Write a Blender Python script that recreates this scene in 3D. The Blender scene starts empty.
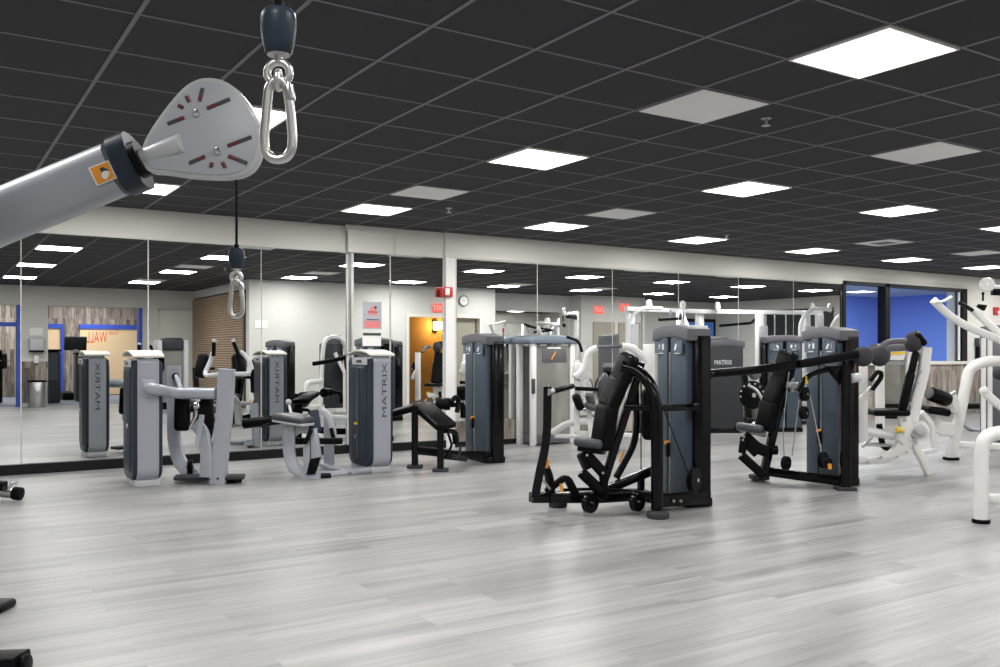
import bpy, bmesh, math, random
from mathutils import Vector, Matrix
random.seed(7)
PI = math.pi
C = bpy.context.scene.collection
# ---------------------------------------------------------------- camera
FPX, YAW, HY, CH = 900.5, 0.57431, 353.28, 1.24
CY, SY = math.cos(YAW), math.sin(YAW)
CEIL = CH + 1.579
def ray(px, py):
    X = (px - 500) / FPX
    return X * CY + SY, -X * SY + CY, (HY - py) / FPX
def D(px, py, d):                      # point seen at px,py at forward depth d
    a, b, z = ray(px, py); return Vector((a * d, b * d, CH + z * d))
def Yp(px, py, y):                     # on the plane y = const
    a, b, z = ray(px, py); return D(px, py, y / b)
def Gp(px, py, z=0.0):                 # on the plane z = const
    return D(px, py, (z - CH) / ray(px, py)[2])
cam = bpy.data.cameras.new('camera'); co = bpy.data.objects.new('camera', cam); C.objects.link(co)
co.location = (0, 0, CH); co.rotation_euler = (PI / 2, 0, -YAW)
cam.sensor_width = 36; cam.lens = FPX * 36 / 1000; cam.shift_y = (HY - 333.5) / 1000
cam.clip_start = 0.05; cam.clip_end = 200
bpy.context.scene.camera = co
sc = bpy.context.scene
sc.view_settings.view_transform = 'Standard'; sc.view_settings.look = 'None'
sc.view_settings.gamma = 1; sc.view_settings.use_curve_mapping = False
sc.view_settings.exposure = 0.0
# ---------------------------------------------------------------- materials
def mat(name, col, rough=.5, metal=0., spec=.5, var=.06, scale=18, bump=0., coat=0., emis=None, es=0., trans=0., bscale=None):
    m = bpy.data.materials.new(name); m.use_nodes = True
    nt = m.node_tree; b = nt.nodes['Principled BSDF']
    tc = nt.nodes.new('ShaderNodeTexCoord'); n = nt.nodes.new('ShaderNodeTexNoise')
    n.inputs['Scale'].default_value = scale; n.inputs['Detail'].default_value = 3
    nt.links.new(tc.outputs['Object'], n.inputs['Vector'])
    mx = nt.nodes.new('ShaderNodeMix'); mx.data_type = 'RGBA'
    mx.inputs[6].default_value = (*[max(0, c * (1 - var)) for c in col], 1)
    mx.inputs[7].default_value = (*[min(1, c * (1 + var)) for c in col], 1)
    nt.links.new(n.outputs['Fac'], mx.inputs[0]); nt.links.new(mx.outputs[2], b.inputs['Base Color'])
    b.inputs['Roughness'].default_value = rough; b.inputs['Metallic'].default_value = metal
    b.inputs['Specular IOR Level'].default_value = spec
    b.inputs['Coat Weight'].default_value = coat
    b.inputs['Coat Roughness'].default_value = .08
    b.inputs['Transmission Weight'].default_value = trans
    if bump:
        n2 = nt.nodes.new('ShaderNodeTexNoise'); n2.inputs['Scale'].default_value = bscale or scale * 8
        nt.links.new(tc.outputs['Object'], n2.inputs['Vector'])
        bp = nt.nodes.new('ShaderNodeBump'); bp.inputs['Strength'].default_value = bump; bp.inputs['Distance'].default_value = .003
        nt.links.new(n2.outputs['Fac'], bp.inputs['Height']); nt.links.new(bp.outputs['Normal'], b.inputs['Normal'])
    if emis:
        b.inputs['Emission Color'].default_value = (*emis, 1); b.inputs['Emission Strength'].default_value = es
    return m
M = {}
M['wall'] = mat('wall_paint', (.72, .71, .66), .8, var=.02, scale=2, bump=.1)
M['wall_grey'] = mat('wall_paint_grey', (.64, .64, .61), .8, var=.02, scale=2, bump=.1)
M['trim'] = mat('trim_paint', (.80, .79, .74), .55, var=.02)
M['pilaster'] = mat('pilaster_paint', (.82, .82, .80), .6, var=.02)
M['ceil'] = mat('ceiling_tile_black', (.029, .028, .034), .9, var=.2, scale=40, bump=.5, bscale=220)
M['tee'] = mat('ceiling_grid_metal', (.15, .145, .16), .5, var=.05)
M['tee_trim'] = mat('black_base', (.012, .012, .013), .6, spec=.15)
M['silver'] = mat('silver_grey_paint', (.355, .375, .425), .36, metal=.1, var=.03, coat=.15)
M['silver_light'] = mat('pale_silver_plastic', (.50, .51, .53), .4, var=.03, coat=.2)
M['cap_cream'] = mat('cream_top_cover', (.60, .575, .52), .45, var=.03)
M['shell'] = mat('slate_shroud_plastic', (.026, .038, .054), .38, spec=.2, var=.05)
M['shroud'] = mat('blue_grey_shroud', (.062, .082, .108), .36, var=.05, spec=.22)
M['shroud_dark'] = mat('charcoal_shroud', (.032, .036, .042), .4, spec=.3, var=.05)
M['cap'] = mat('grey_crown_plastic', (.125, .125, .14), .5, spec=.3, var=.04)
M['black'] = mat('black_gloss_steel', (.003, .003, .004), .16, var=.1, spec=.22)
M['matt'] = mat('black_matt_plastic', (.004, .004, .005), .4, var=.1, spec=.09)
M['vinyl'] = mat('black_vinyl', (.004, .004, .005), .36, var=.15, bump=.12, bscale=260, spec=.10)
M['vinyl_grey'] = mat('grey_vinyl', (.055, .058, .064), .34, var=.08, bump=.2, bscale=260)  # real grey vinyl, and the painted sheen of a black press seat
M['rubber'] = mat('grey_foam_rubber', (.045, .045, .052), .75, spec=.2, var=.08, bump=.3, bscale=200)
M['white'] = mat('white_powder_coat', (.80, .80, .79), .32, var=.02, coat=.3)
M['chrome'] = mat('chrome', (.80, .80, .80), .12, metal=1., var=.02)
M['steel'] = mat('brushed_steel', (.58, .59, .60), .28, metal=1., var=.05)
M['dark_red'] = mat('dark_red_plastic', (.16, .012, .014), .4)
M['satin'] = mat('satin_metal', (.72, .72, .70), .32, metal=1., var=.05)
M['placard'] = mat('placard_grey_blue', (.11, .135, .18), .4)
M['silver_cool'] = mat('cool_silver_paint', (.43, .45, .49), .4, var=.02)
M['red'] = mat('red_plastic', (.50, .03, .03), .4)
M['orange'] = mat('orange_sticker', (.85, .33, .03), .5)
M['yellow'] = mat('yellow_plastic', (.85, .60, .05), .45)
M['paper'] = mat('white_paper', (.85, .85, .83), .7, var=.01)
M['lettering'] = mat('dark_lettering', (.05, .055, .065), .5)
M['lettering_white'] = mat('white_lettering', (.75, .76, .78), .5)
M['blue'] = mat('blue_frame_paint', (.03, .08, .50), .5)
M['blue_wall'] = mat('blue_wall_paint', (.11, .30, .92), .7, var=.04, scale=1)
M['osb'] = mat('pale_wood_board', (.78, .58, .36), .7, var=.12, scale=30)
M['letter_red'] = mat('orange_red_lettering', (.72, .10, .04), .6)
M['tan'] = mat('tan_wall_paint', (.62, .33, .08), .8, var=.03, scale=2)
M['carpet'] = mat('blue_grey_rubber_floor', (.22, .24, .30), .8, var=.1, scale=60)
M['beige_door'] = mat('beige_door', (.36, .33, .27), .6)
M['label'] = mat('dark_label', (.05, .06, .07), .35)
M['frame'] = mat('dark_window_frame', (.010, .010, .013), .4, spec=.15)
def emit(name, col, s):
    m = bpy.data.materials.new(name); m.use_nodes = True; nt = m.node_tree; nt.nodes.clear()
    o = nt.nodes.new('ShaderNodeOutputMaterial'); e = nt.nodes.new('ShaderNodeEmission')
    e.inputs[0].default_value = (*col, 1); e.inputs[1].default_value = s
    nt.links.new(e.outputs[0], o.inputs[0]); return m
LIGHT = 36.
M['lamp'] = emit('led_panel_glow', (1., .985, .96), 6.)
M['lamp'].cycles.emission_sampling = 'NONE'
M['sconce'] = emit('warm_sconce_glow', (1., .62, .22), 14)
M['exit'] = emit('exit_sign_glow', (1., .16, .12), 1.3)
M['exit'].cycles.emission_sampling = 'NONE'
M['screen'] = emit('screen_glow', (.10, .25, .75), .9)
def mirror_mat():
    m = bpy.data.materials.new('mirror_silver'); m.use_nodes = True; b = m.node_tree.nodes['Principled BSDF']
    b.inputs['Base Color'].default_value = (.86, .875, .865, 1); b.inputs['Metallic'].default_value = 1
    b.inputs['Roughness'].default_value = 0.0; return m
M['mirror'] = mirror_mat()
def clear_mat(name, tint, refl, alpha=.0):
    m = bpy.data.materials.new(name); m.use_nodes = True; nt = m.node_tree; nt.nodes.clear()
    o = nt.nodes.new('ShaderNodeOutputMaterial'); t = nt.nodes.new('ShaderNodeBsdfTransparent'); t.inputs[0].default_value = (*tint, 1)
    g = nt.nodes.new('ShaderNodeBsdfGlossy'); g.inputs['Roughness'].default_value = .03
    lw = nt.nodes.new('ShaderNodeLayerWeight'); lw.inputs[0].default_value = .5
    f = nt.nodes.new('ShaderNodeMath'); f.operation = 'POWER'; f.inputs[1].default_value = 5.; nt.links.new(lw.outputs['Facing'], f.inputs[0])
    mm = nt.nodes.new('ShaderNodeMath'); mm.operation = 'MULTIPLY_ADD'; mm.inputs[1].default_value = .7; mm.inputs[2].default_value = refl; mm.use_clamp = True
    nt.links.new(f.outputs[0], mm.inputs[0])
    x = nt.nodes.new('ShaderNodeMixShader'); nt.links.new(mm.outputs[0], x.inputs[0]); nt.links.new(t.outputs[0], x.inputs[1]); nt.links.new(g.outputs[0], x.inputs[2])
    last = x
    if alpha:
        df = nt.nodes.new('ShaderNodeBsdfDiffuse'); df.inputs[0].default_value = (.5, .5, .47, 1)
        y = nt.nodes.new('ShaderNodeMixShader'); y.inputs[0].default_value = alpha
        nt.links.new(x.outputs[0], y.inputs[1]); nt.links.new(df.outputs[0], y.inputs[2]); last = y
    nt.links.new(last.outputs[0], o.inputs[0]); return m
M['glass'] = clear_mat('window_glass', (.90, .93, .95), .07)
M['acrylic'] = clear_mat('smoky_clear_shroud', (.72, .72, .69), .04, .35)
def planks_floor():
    m = bpy.data.materials.new('grey_vinyl_planks'); m.use_nodes = True; nt = m.node_tree; b = nt.nodes['Principled BSDF']
    tc = nt.nodes.new('ShaderNodeTexCoord')
    br = nt.nodes.new('ShaderNodeTexBrick'); br.offset = .37; br.offset_frequency = 2
    br.inputs['Scale'].default_value = 1; br.inputs['Brick Width'].default_value = 1.22; br.inputs['Row Height'].default_value = .18
    br.inputs['Mortar Size'].default_value = .0012; br.inputs['Mortar Smooth'].default_value = .3; br.inputs['Bias'].default_value = 0
    br.inputs['Color1'].default_value = (.0, .0, .0, 1); br.inputs['Color2'].default_value = (1, 1, 1, 1); br.inputs['Mortar'].default_value = (.5, .5, .5, 1)
    nt.links.new(tc.outputs['Object'], br.inputs['Vector'])
    def grain(sx, sy, off, det):
        mp = nt.nodes.new('ShaderNodeMapping'); mp.inputs['Scale'].default_value = (sx, sy, 1); nt.links.new(tc.outputs['Object'], mp.inputs[0])
        ad = nt.nodes.new('ShaderNodeVectorMath'); ad.operation = 'MULTIPLY_ADD'; ad.inputs[1].default_value = (off, off * .7, 0)
        nt.links.new(br.outputs['Color'], ad.inputs[0]); nt.links.new(mp.outputs[0], ad.inputs[2])
        n = nt.nodes.new('ShaderNodeTexNoise'); n.noise_dimensions = '2D'; n.inputs['Scale'].default_value = 1; n.inputs['Detail'].default_value = det; n.inputs['Roughness'].default_value = .55
        nt.links.new(ad.outputs[0], n.inputs['Vector']); return n
    n = grain(.55, 9, 40, 3); n3 = grain(2.2, 45, 60, 2); n4 = grain(.5, 1.6, 0, 2)
    def madd(a, k, b_):
        m_ = nt.nodes.new('ShaderNodeMath'); m_.operation = 'MULTIPLY_ADD'; nt.links.new(a, m_.inputs[0]); m_.inputs[1].default_value = k
        if isinstance(b_, float): m_.inputs[2].default_value = b_
        else: nt.links.new(b_, m_.inputs[2])
        return m_.outputs[0]
    v_ = madd(n.outputs['Fac'], .85, madd(n3.outputs['Fac'], .30, madd(n4.outputs['Fac'], .55, madd(br.outputs['Color'], .20, -.45))))
    cr = nt.nodes.new('ShaderNodeValToRGB'); e = cr.color_ramp.elements
    e[0].position = .15; e[0].color = (.165, .168, .172, 1); e[1].position = .85; e[1].color = (.42, .418, .408, 1)
    nt.links.new(v_, cr.inputs[0])
    nt.links.new(cr.outputs[0], b.inputs['Base Color'])
    b.inputs['Roughness'].default_value = .27; b.inputs['Specular IOR Level'].default_value = .42
    r = nt.nodes.new('ShaderNodeMapRange'); r.inputs[3].default_value = .30; r.inputs[4].default_value = .40
    nt.links.new(n.outputs['Fac'], r.inputs[0]); nt.links.new(r.outputs[0], b.inputs['Roughness'])
    bp = nt.nodes.new('ShaderNodeBump'); bp.inputs['Strength'].default_value = .05; bp.inputs['Distance'].default_value = .002
    nt.links.new(n.outputs['Fac'], bp.inputs['Height']); nt.links.new(bp.outputs[0], b.inputs['Normal'])
    return m
M['floor'] = planks_floor()
def planks_wall():
    m = bpy.data.materials.new('weathered_wall_planks'); m.use_nodes = True; nt = m.node_tree; b = nt.nodes['Principled BSDF']
    tc = nt.nodes.new('ShaderNodeTexCoord'); mp = nt.nodes.new('ShaderNodeMapping'); mp.inputs['Rotation'].default_value = (PI / 2, 0, PI / 2)
    sx = nt.nodes.new('ShaderNodeSeparateXYZ'); cx = nt.nodes.new('ShaderNodeCombineXYZ')
    nt.links.new(tc.outputs['Object'], sx.inputs[0]); nt.links.new(sx.outputs['Z'], cx.inputs['X'])
    nt.links.new(sx.outputs['X'], cx.inputs['Y'])
    br = nt.nodes.new('ShaderNodeTexBrick'); br.inputs['Scale'].default_value = 1; br.inputs['Brick Width'].default_value = .9; br.inputs['Row Height'].default_value = .11
    br.inputs['Mortar Size'].default_value = .003; br.inputs['Color1'].default_value = (0, 0, 0, 1); br.inputs['Color2'].default_value = (1, 1, 1, 1); br.inputs['Mortar'].default_value = (0, 0, 0, 1)
    nt.links.new(cx.outputs[0], br.inputs['Vector'])
    n = nt.nodes.new('ShaderNodeTexNoise'); n.inputs['Scale'].default_value = 5; n.inputs['Detail'].default_value = 5
    ms = nt.nodes.new('ShaderNodeMapping'); ms.inputs['Scale'].default_value = (4, 4, .6); nt.links.new(tc.outputs['Object'], ms.inputs[0]); nt.links.new(ms.outputs[0], n.inputs['Vector'])
    a = nt.nodes.new('ShaderNodeMath'); a.operation = 'MULTIPLY_ADD'; a.inputs[1].default_value = .45; nt.links.new(br.outputs['Color'], a.inputs[0]); nt.links.new(n.outputs['Fac'], a.inputs[2])
    cr = nt.nodes.new('ShaderNodeValToRGB'); e = cr.color_ramp.elements
    e[0].position = .3; e[0].color = (.05, .042, .038, 1); e[1].position = 1.; e[1].color = (.44, .39, .34, 1)
    k = cr.color_ramp.elements.new(.6); k.color = (.17, .14, .12, 1)
    nt.links.new(a.outputs[0], cr.inputs[0]); nt.links.new(cr.outputs[0], b.inputs['Base Color']); b.inputs['Roughness'].default_value = .7
    return m
M['planks'] = planks_wall()
# ---------------------------------------------------------------- mesh builder
class MB:
    def __init__(s): s.v = []; s.f = []
    def add(s, vs, fs):
        o = len(s.v); s.v += [tuple(v) for v in vs]; s.f += [tuple(i + o for i in f) for f in fs]; return s
    def bm(s, b):
        b.verts.index_update(); s.add([v.co.copy() for v in b.verts], [[v.index for v in f.verts] for f in b.faces]); b.free(); return s
    def obox(s, c, size, rot=None, bev=0., seg=2):
        b = bmesh.new(); bmesh.ops.create_cube(b, size=1)
        for v in b.verts: v.co = Vector((v.co.x * size[0], v.co.y * size[1], v.co.z * size[2]))
        if bev: bmesh.ops.bevel(b, geom=b.edges[:], offset=min(bev, min(size) * .49), segments=seg, affect='EDGES', profile=.5)
        mt = Matrix.Translation(Vector(c)) @ (rot.to_4x4() if rot is not None else Matrix())
        b.transform(mt); return s.bm(b)
    def box(s, x0, x1, y0, y1, z0, z1, bev=0., seg=2):
        return s.obox(((x0 + x1) / 2, (y0 + y1) / 2, (z0 + z1) / 2), (abs(x1 - x0), abs(y1 - y0), abs(z1 - z0)), None, bev, seg)
    def sweep(s, pts, prof, bend=.06, up=None, closed=False, n=5, ends=True):
        P = [Vector(p) for p in pts]; Q = []
        m = len(P)
        for i in range(m):
            if (i in (0, m - 1)) and not closed: Q.append(P[i]); continue
            a, b, c = P[i - 1], P[i], P[(i + 1) % m]
            r = min(bend, (a - b).length * .48, (c - b).length * .48)
            p, q = b + (a - b).normalized() * r, b + (c - b).normalized() * r
            for k in range(n + 1):
                t = k / n; Q.append(p * (1 - t) ** 2 + b * 2 * t * (1 - t) + q * t * t)
        R = [Q[0]]
        for q in Q[1:]:
            if (q - R[-1]).length > 1e-5: R.append(q)
        Q = R; m = len(Q)
        T = []
        for i in range(m):
            if closed: t = Q[(i + 1) % m] - Q[i - 1]
            else: t = Q[min(i + 1, m - 1)] - Q[max(i - 1, 0)]
            T.append(t.normalized())
        u = Vector(up) if up is not None else (Vector((0, 0, 1)) if abs(T[0].z) < .9 else Vector((0, 1, 0)))
        u = (u - T[0] * u.dot(T[0])).normalized(); vs = []; k = len(prof)
        for i in range(m):
            u = (u - T[i] * u.dot(T[i])).normalized(); w = T[i].cross(u)
            for (a, b) in prof: vs.append(Q[i] + w * a + u * b)
        fs = []
        for i in range(m if closed else m - 1):
            j = (i + 1) % m
            for q in range(k): fs.append((i * k + q, i * k + (q + 1) % k, j * k + (q + 1) % k, j * k + q))
        if not closed and ends: fs.append(tuple(range(k - 1, -1, -1))); fs.append(tuple((m - 1) * k + q for q in range(k)))
        return s.add(vs, fs)
    def tube(s, pts, r, seg=12, **k):
        return s.sweep(pts, [(r * math.cos(2 * PI * i / seg), r * math.sin(2 * PI * i / seg)) for i in range(seg)], **k)
    def bar(s, pts, w, h, rad=None, **k):      # rounded rectangular section: w sideways, h along up
        rad = min(w, h) * .22 if rad is None else rad
        pr = []
        for cx, cy, a0 in ((w / 2 - rad, h / 2 - rad, 0), (-w / 2 + rad, h / 2 - rad, 90), (-w / 2 + rad, -h / 2 + rad, 180), (w / 2 - rad, -h / 2 + rad, 270)):
            for q in range(4):
                a = math.radians(a0 + q * 30); pr.append((cx + rad * math.cos(a), cy + rad * math.sin(a)))
        return s.sweep(pts, pr, **k)
    def lathe(s, prof, c, ax=(0, 0, 1), seg=24):   # prof: (r, h)
        ax = Vector(ax).normalized(); u = ax.orthogonal().normalized(); w = ax.cross(u); c = Vector(c); vs = []
        for r, h in prof:
            for i in range(seg):
                a = 2 * PI * i / seg; vs.append(c + ax * h + (u * math.cos(a) + w * math.sin(a)) * max(r, 1e-4))
        fs = []
        for j in range(len(prof) - 1):
            for i in range(seg): fs.append((j * seg + i, j * seg + (i + 1) % seg, (j + 1) * seg + (i + 1) % seg, (j + 1) * seg + i))
        fs.append(tuple(range(seg - 1, -1, -1))); fs.append(tuple((len(prof) - 1) * seg + i for i in range(seg)))
        return s.add(vs, fs)
    def cyl(s, a, b, r, seg=20, bev=.0):
        a, b = Vector(a), Vector(b); L = (b - a).length
        p = [(r, 0), (r, L)] if not bev else [(r - bev, 0), (r - bev * .3, bev * .3), (r, bev), (r, L - bev), (r - bev * .3, L - bev * .3), (r - bev, L)]
        return s.lathe(p, a, b - a, seg)
    def ball(s, c, r, sc_=(1, 1, 1), rot=None):
        b = bmesh.new(); bmesh.ops.create_uvsphere(b, u_segments=20, v_segments=12, radius=r)
        for v in b.verts: v.co = Vector((v.co.x * sc_[0], v.co.y * sc_[1], v.co.z * sc_[2]))
        b.transform(Matrix.Translation(Vector(c)) @ (rot.to_4x4() if rot is not None else Matrix())); return s.bm(b)
    def prism(s, poly, off, bev=0.):               # poly: 3D points in a plane, off: extrusion vector
        b = bmesh.new(); off = Vector(off); n = len(poly)
        A = [b.verts.new(Vector(p)) for p in poly]; B = [b.verts.new(Vector(p) + off) for p in poly]
        b.faces.new(A); b.faces.new(B[::-1])
        for i in range(n): b.faces.new((A[i], B[i], B[(i + 1) % n], A[(i + 1) % n]))
        bmesh.ops.recalc_face_normals(b, faces=b.faces[:])
        if bev: bmesh.ops.bevel(b, geom=b.edges[:], offset=bev, segments=2, affect='EDGES', profile=.5)
        return s.bm(b)
    def pad(s, a, b, w, t, side, r=None):          # cushion from a to b, width w along side, thickness t
        a, b = Vector(a), Vector(b); d = (b - a); L = d.length; d.normalize()
        sd = Vector(side); sd = (sd - d * sd.dot(d)).normalized(); nn = d.cross(sd)
        rot = Matrix((d, sd, nn)).transposed()
        return s.obox((a + b) / 2, (L, w, t), rot, r or t * .42, 4)
    def build(s, name, m, parent=None, smooth=True):
        me = bpy.data.meshes.new(name); o = bpy.data.objects.new(name, me); C.objects.link(o)
        off = parent_origin(parent) if parent is not None else Vector((0, 0, 0))
        me.from_pydata([tuple(Vector(v) - off) for v in s.v], [], s.f); me.update()
        bb = bmesh.new(); bb.from_mesh(me); bmesh.ops.recalc_face_normals(bb, faces=bb.faces[:]); bb.to_mesh(me); bb.free()
        if smooth:
            for p in me.polygons: p.use_smooth = True
            me.set_sharp_from_angle(angle=math.radians(38))
        me.materials.append(M[m] if isinstance(m, str) else m)
        if parent is not None: o.parent = parent
        return o
def parent_origin(p):
    v = Vector((0, 0, 0))
    while p is not None: v += p.location; p = p.parent
    return v
def tag(o, label=None, cat=None, group=None, kind=None):
    if label: o['label'] = label
    if cat: o['category'] = cat
    if group: o['group'] = group
    if kind: o['kind'] = kind
    return o
def thing(name, label, cat, loc=(0, 0, 0), group=None):
    o = bpy.data.objects.new(name, None); C.objects.link(o); o.location = Vector(loc); o.empty_display_size = .1
    return tag(o, label, cat, group)
def solo(mb, name, m, label, cat, group=None):    # one-mesh thing, origin moved to its base
    xs = [v[0] for v in mb.v]; ys = [v[1] for v in mb.v]; zs = [v[2] for v in mb.v]
    c = Vector(((min(xs) + max(xs)) / 2, (min(ys) + max(ys)) / 2, min(zs)))
    mb.v = [tuple(Vector(v) - c) for v in mb.v]; o = mb.build(name, m); o.location = c
    return tag(o, label, cat, group)
def struct(mb, name, m):
    return tag(mb.build(name, m, smooth=False), kind='structure')
def text(body, name, m, parent, loc, xdir, updir, height, depth=.002, width=None):
    cu = bpy.data.curves.new(name, 'FONT'); cu.body = body; cu.size = 1; cu.extrude = 0.0; cu.align_x = 'CENTER'; cu.align_y = 'CENTER'
    tmp = bpy.data.objects.new('tmp', cu); C.objects.link(tmp); dg = bpy.context.evaluated_depsgraph_get(); dg.update()
    me = bpy.data.meshes.new_from_object(tmp.evaluated_get(dg)); bpy.data.objects.remove(tmp); bpy.data.curves.remove(cu)
    b = bmesh.new(); b.from_mesh(me); bpy.data.meshes.remove(me)
    r = bmesh.ops.extrude_face_region(b, geom=b.faces[:]); 
    for g in r['geom']:
        if isinstance(g, bmesh.types.BMVert): g.co.z += 1
    xs = [v.co.x for v in b.verts]; ys = [v.co.y for v in b.verts]
    w0, h0 = max(xs) - min(xs), max(ys) - min(ys); k = height / h0; kx = (width / w0) if width else k
    X = Vector(xdir).normalized(); U = Vector(updir).normalized(); N = X.cross(U)
    mx, my = (max(xs) + min(xs)) / 2, (max(ys) + min(ys)) / 2
    for v in b.verts: v.co = Vector(loc) + X * ((v.co.x - mx) * kx) + U * ((v.co.y - my) * k) + N * (v.co.z * depth)
    mb = MB(); mb.bm(b); return mb.build(name, m, parent, smooth=False)
def rotz(a): return Matrix.Rotation(a, 3, 'Z')
# ================================================================ THE ROOM
TX = lambda i: (1.4137 + i) * .61
TY = lambda j: (7.2696 + j) * .61
YL, YPIL, YMID, YR = 10.44, 10.365, 10.34, 10.30
XE = 21.0
def bx(name, m, x0, x1, y0, y1, z0, z1): return struct(MB().box(x0, x1, y0, y1, z0, z1), name, m)
bx('floor', 'floor', -4.2, XE + .2, -2.8, 10.7, -.1, 0)
bx('ceiling', 'ceil', -4.2, XE + .2, -3.0, 10.7, CEIL, CEIL + .1)
g = MB()
for i in range(-9, 34):
    x = TX(i)
    if -4 < x < XE: g.box(x - .011, x + .011, (-2.7 if x < 5.9 else .5), 10.44, CEIL - .004, CEIL)
for j in range(-12, 10):
    y = TY(j)
    if -2.7 < y < 10.3: g.box(-4, (5.9 if y < 1.9 else XE), y - .008, y + .008, CEIL - .003, CEIL)
struct(g, 'trim_1', 'tee')
xp0, xp1 = Yp(351, 0, YPIL).x, Yp(390, 0, YPIL).x
xq0, xq1 = Yp(445.5, 0, YR).x, Yp(454.5, 0, YR).x
xw0, xw1 = Yp(842, 0, YR).x, Yp(965, 0, YR).x
# wall behind the mirrors, in five stretches
bx('wall_front', 'wall', -4, xp0, YL, YL + .25, 0, CEIL)
bx('wall_front.001', 'wall', xp0, xp1, YPIL, YL + .25, 0, CEIL)
bx('wall_front.002', 'wall', xp1, xq0, YMID, YL + .25, 0, CEIL)
bx('wall_front.003', 'wall', xq0, xw0, YR, YL + .25, 0, CEIL)
w = MB(); w.box(xw0, xw1, YR, YL + .25, 2.55, CEIL); w.box(xw1, XE, YR, YL + .25, 0, CEIL); w.box(xw0, xw1, YR, YL + .25, 0, 1.08)
struct(w, 'wall_front.004', 'wall')
# header / soffit
h = MB(); h.box(-4, xp0 - .06, YL - .03, YL, 2.49, CEIL); h.box(xp0 - .05, xp1 + .05, YPIL - .035, YPIL, 2.49, CEIL)
h.box(xp0 - .09, xp1 + .10, YPIL - .08, YPIL - .035, CEIL - .07, CEIL); h.box(xp1 + .05, xq0, YMID - .04, YMID, 2.49, CEIL)
h.box(xq0 - .02, xw0, YR - .03, YR, 2.50, CEIL); h.box(xw0, XE, YR - .03, YR, 2.62, CEIL)
struct(h, 'trim_2', 'wall')
struct(MB().box(xq0, xq1, YR - .012, YL, 0, 2.5), 'trim_3', 'pilaster')
# black base and low plank wainscot
b = MB(); b.box(-4, xp0, YL - .06, YL, 0, .10); b.box(xp0, xp1, YPIL - .06, YPIL, 0, .10); b.box(xp1, xq0, YMID - .06, YMID, 0, .10)
b.box(xq1, xw0, YR - .03, YR, 0, .07); struct(b, 'baseboard_front', 'tee_trim')
struct(MB().box(xq1, xw0, YR - .02, YR, .07, .34), 'trim_4', 'planks')
struct(MB().box(xw0 - .0, XE, YR - .02, YR, .02, 1.02), 'trim_5', 'planks')
struct(MB().box(xw0, xw1 + .1, YR - .05, YR + .02, 1.02, 1.08), 'trim_6', 'wall')
# mirrors
SE = [(-60, 21, YL, 0), (21, 148, YL, 0), (148, 261, YL, 0), (261, 347, YL, 0), (353, 389.8, YPIL, 0), (390.4, 444.5, YMID, 0),
      (456, 537, YR, 1), (537, 612, YR, 1), (612, 678, YR, 1), (678, 738, YR, 1), (738, 793, YR, 1), (793, 841, YR, 1)]
ML = ['frameless wall mirror at the far left edge of the photo, behind the silver tube end',
      'frameless wall mirror panel showing the towel dispenser and the reversed wall lettering',
      'frameless wall mirror panel behind the pads of the leftmost silver machine, showing the slatted blind',
      'frameless wall mirror panel just left of the pillar, behind the silver curl bench',
      'narrow mirror strip on the pillar face with the red poster stuck on it',
      'narrow mirror between the pillar and the white pilaster, showing the orange doorway',
      'frameless mirror panel just right of the white pilaster, showing the wall clock',
      'frameless mirror panel right behind the white clear-shrouded weight tower, left of the exit sign reflections',
      'frameless mirror panel showing the exit sign reflections above the chest press backrest',
      'frameless mirror panel right above the tower of the black chest press',
      'frameless mirror panel above the low bulky black tower that stands between the two black presses',
      'frameless mirror panel ending at the dark framed window, above the shoulder press tower']
for k, (a, c, y, r) in enumerate(SE):
    x0, x1 = Yp(a, 0, y).x + .006, Yp(c, 0, y).x - .006
    o = solo(MB().box(x0, x1, y - .008, y - .001, .345 if r else .10, 2.485), 'mirror_panel', 'mirror', ML[k], 'mirror', 'wall mirrors')
# metal corner trim of the pillar
mb = MB(); mb.box(xp0 - .006, xp0 + .012, YPIL - .014, YPIL - .009, .1, 2.48); mb.box(xp0 - .006, xp0 - .002, YPIL - .014, YL - .01, .1, 2.48)
struct(mb, 'trim_7', 'steel')
# window to the blue room
f = MB(); xm = Yp(885.5, 0, YR).x
for a, c in ((xw0 - .02, xw0 + .05), (xm - .07, xm + .07), (xw1 - .17, xw1)): f.box(a, c, YR - .05, YR + .12, 1.08, 2.55)
f.box(xw0, xw1, YR - .05, YR + .12, 2.49, 2.55)
w1 = struct(f, 'window_1', 'frame')
gl = MB(); gl.box(xw0, xm, YR + .03, YR + .04, 1.08, 2.5); gl.box(xm, xw1 - .1, YR + .03, YR + .04, 1.08, 2.5); o = gl.build('pane', 'glass', w1)
bl = MB().cyl((xw1 - .22, YR + .0, 1.1), (xw1 - .22, YR + .0, 2.48), .022); bl.build('white_edge_strip', 'white', w1)
# blue room
bx('floor.001', 'carpet', 12.6, 25, 10.7, 15.7, -.1, 0); bx('ceiling.001', 'wall', 12.6, 25, 10.7, 15.7, CEIL, CEIL + .1)
bx('wall_blue_back', 'blue_wall', 12.6, 25, 15.6, 15.8, 0, CEIL); bx('wall_blue_right', 'blue_wall', 23.0, 23.2, 10.7, 15.6, 0, CEIL)
bx('wall_blue_left', 'blue_wall', 12.5, 12.6, 10.7, 15.6, 0, CEIL)
struct(MB().box(17.6, 17.75, 15.5, 15.6, 0, 2.2).box(16.2, 17.6, 15.55, 15.6, 2.1, 2.2), 'trim_8', 'blue')
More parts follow.
